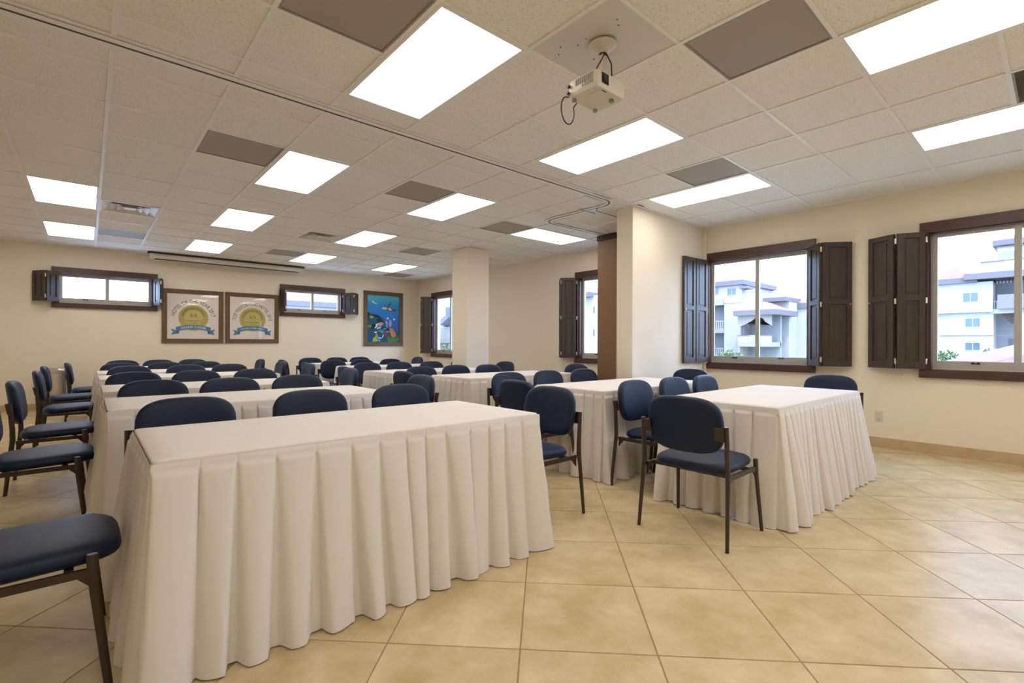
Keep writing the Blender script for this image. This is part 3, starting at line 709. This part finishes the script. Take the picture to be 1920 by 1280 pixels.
m = MB(); m.hexa([(.05, .0, zt + .0), (.095, .0, zt + .0), (.095, .03, zt + .0), (.05, .03, zt + .0), (.062, .005, H - .05), (.10, .005, H - .05), (.10, .035, H - .05), (.062, .035, H - .05)]); m.build('mount_arm', WHITEP, t)
m = MB(); m.box(-.06, .10, -.02, .06, zt - .001, zt + .012); m.build('mount_bracket', WHITEP, t)
for (x, z) in ((.058, zt + .055), (.096, zt + .055)): MB().tube([(x, -.006, z), (x, .004, z)], .009, 8).build('mount_screw', GREYP, t)
MB().lathe([(.021, -.07), (.021, -.045)], (.078, .018, H), 14).build('cable_sleeve', DARKM, t, True)
m = MB(); m.tube([(.075, .0, H - .06), (.04, -.01, H - .11), (.0, -.01, H - .17), (-.03, .02, zt + .0)], .0038, 8)
m.tube([(.085, .0, H - .06), (.12, -.01, H - .11), (.125, -.01, H - .17), (.12, -.02, zt + .0)], .0038, 8); m.build('cable', DARKM, t, True)
m = MB(); pts = []
for k in range(15):
    a = math.radians(95 + 300 * k / 14 - 10); pts.append((-.105 + .07 * math.cos(a) * .75, .115, zb_ - .055 + .075 * math.sin(a)))
m.tube([(-.10, .10, zb_ + .03)] + pts + [(-.03, .10, zb_ + .02)], .0035, 8); m.build('cable', DARKM, t, True)
for (y, z) in ((.09, zb_ + .06), (.095, zb_ + .025)): MB().tube([(-.135, y, z), (-.118, y, z)], .009, 10).build('cable_plug', DARKM, t)

# ------------------------------------------------------------------ guest chair (faces local +Y)
def sgnpow(v, p): return math.copysign(abs(v) ** p, v)
def pad(fn, nrad, nseg, expo, th_front, th_back):
    """cushion: superellipse rings; fn(u,v,n) maps unit disc u,v and normal offset to a point"""
    V, F = [], []
    rings = []
    prof = [(0.0, 1.0), (.35, .985), (.62, .94), (.80, .86), (.90, .74), (.96, .56), (.99, .32), (1.0, 0.0)]
    back = [(1.0, 0.0), (.99, -.35), (.965, -.65), (.92, -.86), (.84, -.97), (.6, -1.0), (0.0, -1.0)]
    seq = prof[1:] + back[1:-1]
    V.append(fn(0, 0, th_front))
    for (r, t) in seq:
        st = len(V)
        for j in range(nseg):
            a = 2 * PI * j / nseg; u = r * sgnpow(math.cos(a), 2 / expo); v = r * sgnpow(math.sin(a), 2 / expo)
            V.append(fn(u, v, t * (th_front if t >= 0 else th_back)))
        rings.append(st)
    V.append(fn(0, 0, -th_back)); last = len(V) - 1
    for j in range(nseg):
        F.append((0, rings[0] + j, rings[0] + (j + 1) % nseg)); F.append((last, rings[-1] + (j + 1) % nseg, rings[-1] + j))
    for a, b in zip(rings[:-1], rings[1:]):
        for j in range(nseg): F.append((a + j, b + j, b + (j + 1) % nseg, a + (j + 1) % nseg))
    return V, F
def seat_fn(u, v, n):
    w = .245 * (1.0 - .03 * v); x = u * w; y = .020 + v * .240
    z = .432 + n * (1 if n > 0 else 1) + .006 * v - .012 * max(0, v) ** 4
    return (x, y, z)
def back_fn(u, v, n):
    w = .243 * (1 - .02 * (v < 0) * v * v); top = 1.0
    x = u * w * (1 - .05 * max(0, v) ** 2 - .04 * max(0, -v) ** 2); zz = v * .163 + (.012 * (1 - u * u) if v > 0 else -.006 * (1 - u * u)) * abs(v)
    y = -.252 - .13 * zz + n + .028 * u * u
    return (x, y, .685 + zz)
CH = thing('guest_chair', '', 'chair')
V, F = pad(seat_fn, 8, 36, 4.2, .046, .028); new('seat', V, F, NAVY, CH, True)
V, F = pad(back_fn, 8, 36, 4.0, .034, .034); F = [f[::-1] for f in F]; new('backrest', V, F, NAVY, CH, True)
for s in (-1, 1):
    m = MB(); m.tube([(s * .286, -.278, 0), (s * .275, -.246, .36), (s * .272, -.240, .42), (s * .271, -.242, .50), (s * .270, -.256, .70)], [.0125, .0155, .017, .0165, .0155], 10, True, .8); m.build('rear_leg', LEGM, CH, True)
    m = MB(); m.tube([(s * .284, .215, 0), (s * .266, .178, .34), (s * .262, .172, .445), (s * .262, .172, .455)], [.0125, .0155, .0175, .015], 10, True, .8); m.build('front_leg', LEGM, CH, True)
for s in (-1, 1):
    m = MB(); m.box(min(s * .252, s * .268), max(s * .252, s * .268), -.225, .185, .382, .408)
    m.prism([(-.222, .395), (-.16, .395), (-.222, .33)], 'x', min(s * .256, s * .266), max(s * .256, s * .266)); m.prism([(.182, .395), (.182, .33), (.12, .395)], 'x', min(s * .256, s * .266), max(s * .256, s * .266))
    m.build('side_rail', LEGM, CH)
    m = MB(); m.hexa([(s * .264, -.270, .615), (s * .205, -.268, .615), (s * .205, -.262, .615), (s * .264, -.262, .615), (s * .264, -.284, .695), (s * .205, -.282, .695), (s * .205, -.276, .695), (s * .264, -.276, .695)]); m.build('back_bracket', LEGM, CH)
m = MB(); m.box(-.255, .255, -.16, -.135, .385, .405); m.box(-.255, .255, .10, .125, .385, .405); m.build('cross_bar', LEGM, CH)

# ------------------------------------------------------------------ skirted banquet tables (local: x along, -y front, origin at the floor centre)
TW, TD, TZ = 1.84, .84, .762
def skirt_mesh(seed, pitch_f, pitch_s, gather_front=False):
    """pleated skirt round front and both ends; returns verts, faces"""
    rr = random.Random(seed); V, F = [], []
    hw, hd = TW / 2, TD / 2; R = .02
    # path: from back-left, along the left end, front, right end to back-right
    segs = [((-hw, hd), (-hw, -hd), (-1, 0), pitch_s), ((-hw, -hd), (hw, -hd), (0, -1), pitch_f), ((hw, -hd), (hw, hd), (1, 0), pitch_s)]
    cols = []   # (px,py,nx,ny, pleat params)
    for si, (A, B, N, pitch) in enumerate(segs):
        L = math.hypot(B[0] - A[0], B[1] - A[1]); n = max(1, round(L / pitch)); ws = [rr.uniform(.78, 1.25) for _ in range(n)]; tot = sum(ws); pos = 0
        tx, ty = (B[0] - A[0]) / L, (B[1] - A[1]) / L
        for k, w in enumerate(ws):
            pl = L * w / tot; dep = rr.uniform(.6, 1.35); gap = rr.uniform(.16, .40); lean = rr.uniform(-.02, .02); ph = rr.uniform(-.25, .25); opn = rr.uniform(.75, 1.3); short = rr.uniform(-.001, .004)
            for q in (0, .02, .05, .10, .18, .28, .40, .52, .64, .76, .85, .91, .955, .985):
                s = pos + pl * q; corner = None
                dl = s / L; wl = 0.0
                nx, ny = N
                # round the normals near the two front corners so the cloth flares outwards there
                e0 = s; e1 = L - s; blend = .16
                if si == 1 and e0 < blend: f = 1 - e0 / blend; nx, ny = -.75 * f, -1
                if si == 1 and e1 < blend: f = 1 - e1 / blend; nx, ny = .75 * f, -1
                if si == 0 and e1 < blend: f = 1 - e1 / blend; nx, ny = -1, -.75 * f
                if si == 2 and e0 < blend: f = 1 - e0 / blend; nx, ny = 1, -.75 * f
                cols.append((A[0] + tx * s, A[1] + ty * s, nx, ny, tx, ty, q, dep, gap, lean, ph, opn, pl, short))
            pos += pl
    cols.append((hw, hd, 1, 0, 0, 1, 0, 1, .3, 0, 0, 1, .1, 0))
    zs = [.755, .735, .719, .716, .70, .67, .61, .53, .44, .34, .24, .15, .08, .035, .004]
    for (px, py, nx, ny, tx, ty, q, dep, gap, lean, ph, opn, pl, short) in cols:
        sf = 1.0 if abs(tx) > .5 else .50 + .65 * (py + hd) / TD      # the ends hang looser towards the open back
        for z in zs:
            t = (.755 - z) / .74                                        # 0 top .. 1 hem
            g = (.045 + gap * 1.0 * t ** .9 * opn)                      # share of the pleat taken by the recessed fold
            dd = min(q, 1 - q)
            x = max(0.0, min(1.0, (dd - g * .18) / (g * .42 + .015))); sm = x * x * (3 - 2 * x)
            bulge = sm * (.55 + .45 * math.sin(PI * min(1, max(0, q + ph * t))))
            amp = (.009 + .056 * t ** .85 * dep) if t > .05 else .003
            off = (.004 if t > .05 else .008) + .050 * t ** 1.15 * sf + min(1.0, sf + .15) * amp * bulge * (1.0 if not gather_front else 1.0) + .004 * math.sin(7 * px + 5 * py + 4 * t)
            if z == zs[0]: off = .0026
            sh = lean * t * 1.6
            zz = z + (short + .002 * (1 - sm)) * (t ** 3)
            V.append((px + nx * off + tx * sh, py + ny * off + ty * sh, zz))
    nz_ = len(zs)
    for i in range(len(cols) - 1):
        for j in range(nz_ - 1): F.append((i * nz_ + j, i * nz_ + j + 1, (i + 1) * nz_ + j + 1, (i + 1) * nz_ + j))
    return V, F
def cloth_mesh():
    """flat topper with a soft rolled edge and a shallow overhang"""
    V, F = [], []; rings = [(0.0, TZ + .003), (.55, TZ + .0035), (.9, TZ + .003), (.985, TZ + .001), (.9975, TZ - .004), (1.003, TZ - .012), (1.006, TZ - .034)]
    out = rounded(-TW / 2, TW / 2, -TD / 2, TD / 2, .018, 4)
    V.append((0, 0, TZ + .0035)); k = len(out)
    for (s, z) in rings[1:]:
        if s < .98: V += [(x * s, y * s, z) for x, y in out]
        else:
            d = (1 - s) * TD / 2; V += [(x - math.copysign(d, x), y - math.copysign(d, y), z + .002 * math.sin(9 * x + 7 * y)) for x, y in out]
    for j in range(k): F.append((0, 1 + j, 1 + (j + 1) % k))
    for i in range(len(rings) - 2):
        for j in range(k): F.append((1 + i * k + j, 1 + (i + 1) * k + j, 1 + (i + 1) * k + (j + 1) % k, 1 + i * k + (j + 1) % k))
    return V, F
SK = []
for args in ((1, .128, .12), (2, .118, .11), (3, .135, .12), (4, .085, .125)):
    V, F = skirt_mesh(*args); me = bpy.data.meshes.new('table_skirt'); me.from_pydata(V, [], F); me.materials.append(CLOTH)
    for p in me.polygons: p.use_smooth = True
    SK.append(me)
V, F = cloth_mesh(); CLM = bpy.data.meshes.new('tablecloth'); CLM.from_pydata(V, [], F); CLM.materials.append(CLOTH)
for p in CLM.polygons: p.use_smooth = True
TOPM = MB().box(-TW / 2 + .012, TW / 2 - .012, -TD / 2 + .012, TD / 2 - .012, TZ - .03, TZ - .002)
HEM = None
ORD = ['front', 'second', 'third', 'fourth', 'fifth', 'last']
LF = [2.045, 3.76, 5.16, 6.92, 8.22, 9.52]          # front edges, left column
RF = [1.205, 2.60, 4.52, 5.98, 7.66, 9.22]          # front edges, right column
LEFTX = [.165, .09, .095, .10, .10, .185]
TABLES = [('left', i, LEFTX[i] + TW / 2, y) for i, y in enumerate(LF)] + [('right', i, 3.32 + TW / 2 - (.24 if i == 3 else 0), y) for i, y in enumerate(RF)]
top_me = leg_me = None
for side, i, cx, y in TABLES:
    lab = 'long white table with pleated skirt, %s row of the %s column' % (ORD[i], side) + (', nearest the camera' if (side, i) == ('left', 0) else ', nearest the windows' if (side, i) == ('right', 0) else '')
    t = thing('banquet_table', lab, 'table', (cx, y + TD / 2, 0), 0, 'white skirted tables')
    if top_me is None:
        o = TOPM.build('tabletop', mat('table_laminate', (.5, .4, .3), .5), t); top_me = o.data
        m = MB(); m.tube([(0, 0, 0), (0, 0, TZ - .03)], .014, 10); o2 = m.build('table_leg', DARKM, t, True); leg_me = o2.data; o2.location = (TW / 2 - .25, .06, 0)
        spots = [(-TW / 2 + .25, .06), (TW / 2 - .25, -.32), (-TW / 2 + .25, -.32)]
    else:
        inst('tabletop', top_me, t); spots = [(sx * (TW / 2 - .25), sy) for sx in (-1, 1) for sy in (.06, -.32)]
    for (a, b) in spots: inst('table_leg', leg_me, t, (a, b, 0))
    inst('tablecloth', CLM, t)
    sk = SK[3] if (side, i) == ('right', 0) else SK[(i + (side == 'right')) % 3]
    inst('table_skirt', sk, t)

# ------------------------------------------------------------------ chair placement
SEATL = ['left', 'middle', 'right']
def back_rows():
    k = 1.014
    L = [[(.43, 3.32), (1.12, 3.34), (1.80, 3.36)], [(.414, 5.02), (.965, 4.94), (1.55, 4.98)], [(.37, 6.5), (.93, 6.48), (1.515, 6.44)], [(.425, 8.2), (1.048, 8.2), (1.58, 8.16)], [(.375, 9.42), (.945, 9.5), (1.48, 9.48)], [(.455, 10.82), (.975, 10.80), (1.50, 10.82)]]
    Rr = [[(3.56, 2.47), (4.17, 2.46), (4.70, 2.42)], [(3.45, 4.02), (4.06, 4.01), (4.63, 3.96)], [(3.39, 5.76), (4.0, 5.82), (4.50, 5.70)], [(3.41, 7.46), (3.92, 7.36), (4.50, 7.28)], [(3.41, 8.9), (3.92, 8.80), (4.56, 8.9)], [(3.53, 10.5), (4.07, 10.46), (4.60, 10.46)]]
    return L, Rr
Lr, Rr = back_rows()
used = []
def chair(x, y, rz, lab, grp):
    if not used:
        CH.location = (x, y, 0); CH.rotation_euler = (0, 0, rz); CH['label'] = lab; CH['group'] = grp; used.append(CH)
    else: used.append(dup(CH, (x, y, 0), rz, lab, grp))
for nm, rows in (('left', Lr), ('right', Rr)):
    for i, row in enumerate(rows):
        for j, (x, yt) in enumerate(row):
            jit = random.uniform(-.03, .03)
            chair(x, yt - .27, PI + jit, 'navy padded chair, %s of the three behind the %s table in the %s column' % (SEATL[j], ORD[i], nm), 'chairs behind the tables')
for i, (xt, y) in enumerate([(-.435, 2.43), (-.49, 4.33), (-.46, 5.58), (-.42, 7.36), (-.43, 8.74), (-.235, 9.98)]):
    chair(xt + .275, y, -PI / 2 + random.uniform(-.03, .03), 'navy padded chair at the left end of the %s table in the left column' % ORD[i], 'chairs at the table ends')
for i, (xt, y) in enumerate([(2.575, 2.47), (2.53, 4.22), (2.52, 5.95), (2.57, 7.60), (2.52, 8.85), (2.52, 10.15)]):
    chair(xt - .275, y, PI / 2 + random.uniform(-.04, .04), 'navy padded chair at the right end of the %s table in the left column' % ORD[i], 'chairs at the table ends')
for i, (xt, y) in enumerate([(2.70, 1.535), (2.78, 3.14), (2.68, 4.95), (2.60, 6.42), (2.64, 8.05), (2.72, 9.62)]):
    chair(xt + .275, y, -PI / 2 + random.uniform(-.03, .03), 'navy padded chair at the left end of the %s table in the right column' % ORD[i], 'chairs at the table ends')
for i, (xt, y) in enumerate([(5.76, 1.59), (5.74, 3.10), (5.74, 5.0), (5.52, 6.44), (5.74, 8.16), (5.74, 9.80)]):
    chair(xt - .275, y, PI / 2 + random.uniform(-.04, .04), 'navy padded chair at the right end of the %s table in the right column' % ORD[i], 'chairs at the table ends')

# ------------------------------------------------------------------ outside: apartment buildings seen through the windows
PLAS = mat('white_plaster', (0.28, 0.265, 0.245), 0.85, 0.2, var=(.30, .285, .265), vscale=.4)
CREAM = mat('cream_plaster', (0.22, 0.195, 0.165), 0.85, 0.2)
FASC = mat('mauve_fascia', (0.10, 0.088, 0.093), 0.7, 0.3)
ROOF = mat('terracotta_roof', (0.21, 0.092, 0.066), 0.8, 0.2, var=(.235, .12, .09), vscale=3.0)
ROOFN = mat('terracotta_tile', (0.125, 0.058, 0.04), 0.75, 0.25, var=(.15, .08, .06), vscale=3.0, rnd=1)
WGL = mat('tinted_window', (0.04, 0.07, 0.09), 0.08, 0.6)
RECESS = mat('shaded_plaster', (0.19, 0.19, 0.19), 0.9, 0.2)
DOORG = mat('grey_door', (0.09, 0.09, 0.09), 0.6, 0.3)
LEAF = mat('leaf_green', (0.06, 0.10, 0.03), 0.6, 0.3, var=(.13, .16, .06), vscale=2.0, rnd=1)
BARK = mat('bark', (0.10, 0.07, 0.04), 0.9, 0.1)
GROUND = mat('paved_ground', (0.40, 0.38, 0.34), 0.9, 0.2, var=(.36, .36, .30), vscale=.15)
GZ = -7.0
struct(MB().box(XW + .4, 120, -60, 90, GZ - .3, GZ).build('ground', GROUND))
def far_window(t, x, y0, y1, z0, z1):
    f = MB(); f.box(x - .05, x + .02, y0 - .05, y1 + .05, z0 - .05, z0); f.box(x - .05, x + .02, y0 - .05, y1 + .05, z1, z1 + .05); f.box(x - .05, x + .02, y0 - .05, y0, z0, z1); f.box(x - .05, x + .02, y1, y1 + .05, z0, z1)
    ym = (y0 + y1) / 2; f.box(x - .05, x + .02, ym - .03, ym + .03, z0, z1); o = f.build('window_frame', PLAS, t)
    MB().box(x - .02, x, y0, ym - .03, z0, z1).build('pane', WGL, o); MB().box(x - .02, x, ym + .03, y1, z0, z1).build('pane', WGL, o)
def hip(t, x0, x1, y0, y1, z, h, over=.5, fasc=.35):
    MB().box(x0 - over, x1 + over, y0 - over, y1 + over, z, z + fasc).build('fascia', FASC, t)
    a, b, c, d = x0 - over + .05, x1 + over - .05, y0 - over + .05, y1 + over - .05; w = min(b - a, d - c) / 2
    V = [(a, c, z + fasc), (b, c, z + fasc), (b, d, z + fasc), (a, d, z + fasc)]
    if b - a > d - c: V += [(a + w, (c + d) / 2, z + fasc + h), (b - w, (c + d) / 2, z + fasc + h)]; F = [(0, 1, 5, 4), (1, 2, 5), (2, 3, 4, 5), (3, 0, 4)]
    else: V += [((a + b) / 2, c + w, z + fasc + h), ((a + b) / 2, d - w, z + fasc + h)]; F = [(0, 1, 4), (1, 2, 5, 4), (2, 3, 5), (3, 0, 4, 5)]
    new('roof', V, F + [(3, 2, 1, 0)], ROOF, t)
def railing(t, x, y0, y1, z0, z1, n):
    MB().box(x - .03, x + .03, y0, y1, z1 - .07, z1).build('handrail', PLAS, t)
    for k in range(n):
        y = y0 + (y1 - y0) * (k + .5) / n; MB().box(x - .02, x + .02, y - .03, y + .03, z0, z1 - .07).build('baluster', PLAS, t)
# --- building through the double window
t = thing('apartment_building', 'white apartment block with stepped red roofs and arched balcony seen through the double window', 'building')
MB().box(52, 60, 22.5, 32, 5.6, 7.6).build('tower_wall', PLAS, t)
hip(t, 52.2, 60, 22.8, 32, 7.45, 2.0, .6, .5); MB().box(51.4, 53, 21.75, 22.5, 6.98, 7.26).build('lower_eave', FASC, t)
far_window(t, 52, 23.10, 24.02, 6.45, 7.15); far_window(t, 52, 25.0, 25.9, 6.62, 7.34)
MB().box(51.9, 60, 24.42, 34, 5.42, 6.1).build('beam', CREAM, t)
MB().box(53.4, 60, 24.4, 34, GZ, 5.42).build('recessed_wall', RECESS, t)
MB().box(52, 53.5, 24.4, 34, 2.38, 2.91).build('balcony_slab', CREAM, t); MB().box(52, 53.5, 24.4, 34, -.6, .0).build('balcony_slab', CREAM, t)
railing(t, 52.1, 24.5, 28, 2.91, 3.72, 16); railing(t, 52.1, 24.5, 28, 0, .75, 16)
MB().box(52.08, 59.9, 21.4, 24.41, GZ, 5.95).build('wall', PLAS, t)
# arched balcony tower
x = 49.5
hip(t, 49.2, 54, 18.35, 21.5, 4.0, .95, .45, .5)
pts = [(18.6, 4.1), (18.6, 3.05), (18.7, 3.05)] + [(19.35 + .65 * math.cos(math.radians(a)), 3.2 + .72 * math.sin(math.radians(a))) for a in range(0, 181, 15)][0:] + [(21.55, 2.9), (21.55, 2.05), (21.75, 2.05), (21.75, 4.1)]
pts = [(18.6, 4.1), (18.6, 3.0), (18.9, 3.02)] + [(19.75 + .62 * math.cos(math.radians(a)), 3.25 + .55 * math.sin(math.radians(a))) for a in range(0, 181, 15)] + [(20.9, 3.2), (21.5, 2.95), (21.5, 2.05), (21.75, 2.05), (21.75, 4.1)]
MB().prism(pts, 'x', x - .15, x + .15).build('arch_wall', CREAM, t)
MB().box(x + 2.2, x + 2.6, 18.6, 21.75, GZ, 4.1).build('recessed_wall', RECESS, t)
MB().box(x - .1, x + .1, 18.6, 21.75, 1.37, 2.0).build('parapet', PLAS, t); MB().box(x - .16, x + .14, 18.55, 21.8, 2.0, 2.08).build('parapet_cap', FASC, t)
railing(t, x - .14, 19.6, 20.6, 1.4, 2.05, 6)
MB().box(x - .1, x + 2.4, 18.6, 21.75, .93, 1.37).build('balcony_slab', CREAM, t)
MB().box(x - .1, x + .1, 18.6, 21.75, GZ, -.6).build('parapet', PLAS, t); MB().box(x, x + 2.4, 21.6, 21.75, GZ, 4.1).build('side_wall', CREAM, t)
MB().prism([(x + .2, 2.1), (x + 2.2, 2.1), (x + .2, 3.6)], 'y', 21.3, 21.55).build('stair_wall', FASC, t)
MB().box(54, 58, 18.6, 21.6, GZ, 5.75).build('wall', PLAS, t)
MB().box(53, 58.4, 18.55, 20.8, 5.56, 5.98).build('fascia', FASC, t)
for z in (3.82, 1.14):
    for k in range(2): MB().box(53.96, 54.02, 19.32 + .26 * k, 19.52 + .26 * k, z, z + .3).build('vent_opening', DOORG, t)
MB().box(56.5, 70, 10.2, 20.06, GZ, 5.1).build('wall', PLAS, t); hip(t, 56.8, 72, 10.2, 19.6, 4.96, 2.2, .6, .55)
hip(t, 60, 72, 19, 30, 5.6, 2.0, .5, .4)
MB().box(60, 72, 19, 30, GZ, 5.6).build('wall', PLAS, t)
# --- building through the right-edge window
t = thing('apartment_building', 'white apartment block with three windows and a balcony seen through the right-edge window', 'building')
MB().box(62, 72, 4.32, 8.4, 4.2, 7.0).build('upper_wall', PLAS, t); MB().box(62.35, 72, 4.30, 8.3, GZ, 4.2).build('wall', PLAS, t)
for (y0, y1, z0, z1) in ((5.32, 6.3, 5.2, 6.02),): far_window(t, 62, y0, y1, z0, z1)
for (z0, z1) in ((2.87, 3.65), (.68, 1.37)): far_window(t, 62.35, 5.2, 6.18, z0, z1)
MB().box(62.3, 62.36, 3.2, 8, 2.02, 2.07).build('string_line', FASC, t)
hip(t, 62.2, 72, 5.9, 8.2, 6.95, 1.35, .55, .5); MB().box(61.2, 72, -3, 6.2, 7.2, 7.75).build('fascia', FASC, t)
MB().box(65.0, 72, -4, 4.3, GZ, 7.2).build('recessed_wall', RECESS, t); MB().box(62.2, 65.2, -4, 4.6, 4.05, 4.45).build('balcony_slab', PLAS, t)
railing(t, 62.3, 4.0, 4.62, 4.45, 5.2, 4); MB().box(61.6, 62.1, -4, 4.0, 4.42, 5.7).build('parapet', mat('grey_mauve_plaster', (.14, .127, .133), .85, .2), t)
for k in range(12): MB().box(62.0, 62.5, 4.0 - .22 * k, 4.1 - .22 * k, 6.72, 6.95).build('dentil', FASC, t)
MB().box(64.9, 65.0, 2.75, 3.15, 4.45, 6.0).build('door', DOORG, t); MB().box(64.9, 65.0, 3.5, 4.1, 5.4, 5.85).build('wall_picture', WGL, t)
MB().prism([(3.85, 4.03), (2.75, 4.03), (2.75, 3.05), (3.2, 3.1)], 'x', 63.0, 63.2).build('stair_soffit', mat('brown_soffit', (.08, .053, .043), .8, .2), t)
MB().box(62.0, 62.4, 2.2, 2.78, GZ, 4.05).build('post', PLAS, t); MB().box(64.9, 64.98, 2.78, 3.4, -1, 1.75).build('door', DOORG, t)
MB().box(66, 71, -4, 4.3, 7.7, 10.7).build('penthouse_wall', PLAS, t); hip(t, 65.8, 71, -4, 4.0, 10.65, .9, .6, .5)
MB().box(63, 63.15, -4, 5.2, 7.75, 8.85).build('roof_parapet', PLAS, t); MB().box(62.95, 63.2, -4, 5.25, 8.85, 8.97).build('parapet_cap', FASC, t)
# --- white building beside the far end of the window wall
t = thing('apartment_building', 'white building with a balcony glimpsed through the window by the column', 'building')
MB().box(30.4, 40, 36, 56, GZ, 7.4).build('wall', PLAS, t); hip(t, 30.4, 40, 36, 56, 7.2, 1.6, .5, .4)
MB().box(29.2, 30.5, 43.5, 48, 1.2, 1.6).build('balcony_slab', CREAM, t); railing(t, 29.3, 43.6, 47.9, 1.6, 2.9, 22)
MB().box(30.3, 30.42, 44.6, 45.9, 2.8, 5.2).build('balcony_door', DOORG, t); MB().prism([(30.4, 3.2), (29.2, 3.2), (30.4, 4.2)], 'y', 45.2, 46.4).build('awning', FASC, t)
t = thing('apartment_building', 'blank white gable wall glimpsed through the window beside the folded partition', 'building')
MB().box(40.3, 48, 26, 35.2, GZ, 6.3).build('wall', PLAS, t); MB().box(39.6, 48.4, 32.9, 35.6, 6.1, 6.6).build('fascia', FASC, t)
for z in (2.0, 4.4): MB().box(40.26, 40.32, 32.75, 32.9, z, z + .7).build('vent_opening', DOORG, t)
hip(t, 40.5, 48, 33.5, 35.2, 6.3, .8, .4, .3)
# --- roofed building behind the far wall
t = thing('apartment_building', 'red roofed white building seen through the right high window', 'building')
MB().box(6, 24, 40, 50, GZ, 4.15).build('wall', PLAS, t); MB().box(5.4, 24.6, 39.4, 50.6, 4.05, 4.45).build('fascia', FASC, t)
V = [(5.4, 39.4, 4.45), (24.6, 39.4, 4.45), (24.6, 45, 6.3), (5.4, 45, 6.3), (24.6, 50.6, 4.45), (5.4, 50.6, 4.45)]
new('roof', V, [(0, 1, 2, 3), (3, 2, 4, 5), (0, 3, 5), (1, 4, 2), (0, 5, 4, 1)], ROOF, t)
# --- near tiled roof below the right-edge window
t = thing('tiled_roof', 'near terracotta tiled roof at the bottom of the right-edge window', 'roof')
RX0, RX1 = 12.2, 18.5
def roof_z(x, y): return .44 + (x - RX0) * .11 - (y - 1.2) * .34
V = []; 
for (x, y) in ((RX0, -3.5), (RX1, -3.5), (RX1, 2.35), (RX0, 2.35)): V.append((x, y, roof_z(x, y) - .06))
V += [(x, y, z - .25) for x, y, z in V]
new('roof_deck', V, [(0, 1, 2, 3), (7, 6, 5, 4), (0, 4, 5, 1), (1, 5, 6, 2), (2, 6, 7, 3), (3, 7, 4, 0)], ROOFN, t)
V, F = [], []; seg = 8
for k in range(seg + 1):
    a = PI * k / seg
    for (xx, rr_) in ((0, .105), (.42, .085)): V.append((xx, -rr_ * math.cos(a), rr_ * .7 * math.sin(a)))
for k in range(seg): F.append((2 * k, 2 * k + 1, 2 * k + 3, 2 * k + 2))
bt = bpy.data.meshes.new('roof_tile'); bt.from_pydata(V, [], F); bt.materials.append(ROOFN)
for p in bt.polygons: p.use_smooth = True
ang = math.atan(-.34)
for i in range(13):
    for j in range(12):
        x = RX0 + .2 + .22 * j; y = 2.3 - .36 * i
        o = bpy.data.objects.new('roof_tile', bt); COL.objects.link(o); o.parent = t; o.location = (x, y, roof_z(x, y) - .035)
        o.rotation_euler = (0, -ang * 0 - math.atan(.34), -PI / 2)
MB().box(RX0 + .4, RX1, -3.4, 2.0, GZ, -.6).build('wall', PLAS, t)
# --- shrubs and trees
def leafy(name, lab, cat, c, r, n, seed, trunk):
    t = thing(name, lab, cat, (c[0], c[1], GZ)); rr = random.Random(seed)
    V, F = [], []
    for k in range(n):
        th = rr.uniform(0, 2 * PI); ph = math.acos(rr.uniform(-1, 1)); q = r * rr.uniform(.35, 1) ** .6
        p = Vector((q * math.sin(ph) * math.cos(th), q * math.sin(ph) * math.sin(th), c[2] - GZ + q * .8 * math.cos(ph)))
        d = Vector((rr.uniform(-1, 1), rr.uniform(-1, 1), rr.uniform(-.4, .9))).normalized(); s = d.cross(Vector((0, 0, 1))).normalized(); L = rr.uniform(.22, .42)
        i = len(V); V += [tuple(p), tuple(p + d * L * .5 + s * L * .2), tuple(p + d * L), tuple(p + d * L * .5 - s * L * .2)]; F.append((i, i + 1, i + 2, i + 3))
    o = new('foliage', V, F, LEAF, t); o['kind'] = 'stuff'
    m = MB()
    m.tube([(0, 0, 0), (.05, 0, (c[2] - GZ) * .5), (0, 0, c[2] - GZ)], [.12, .09, .05], 8); m.build('trunk', BARK, t, True)
leafy('shrub', 'green bush beyond the near tiled roof outside the right-edge window', 'bush', (40, 2.6, .0), 1.15, 1100, 3, 0)
leafy('shrub', 'sparse green bush left of the other outside the right-edge window', 'bush', (40.3, 5.0, .1), .8, 600, 5, 0)
leafy('tree', 'yellow green tree top at the foot of the building in the double window', 'tree', (44, 20.0, -.3), 1.1, 700, 9, 0)
leafy('tree', 'green tree top glimpsed through the window by the column', 'tree', (26, 39.2, -.2), 1.6, 700, 11, 0)
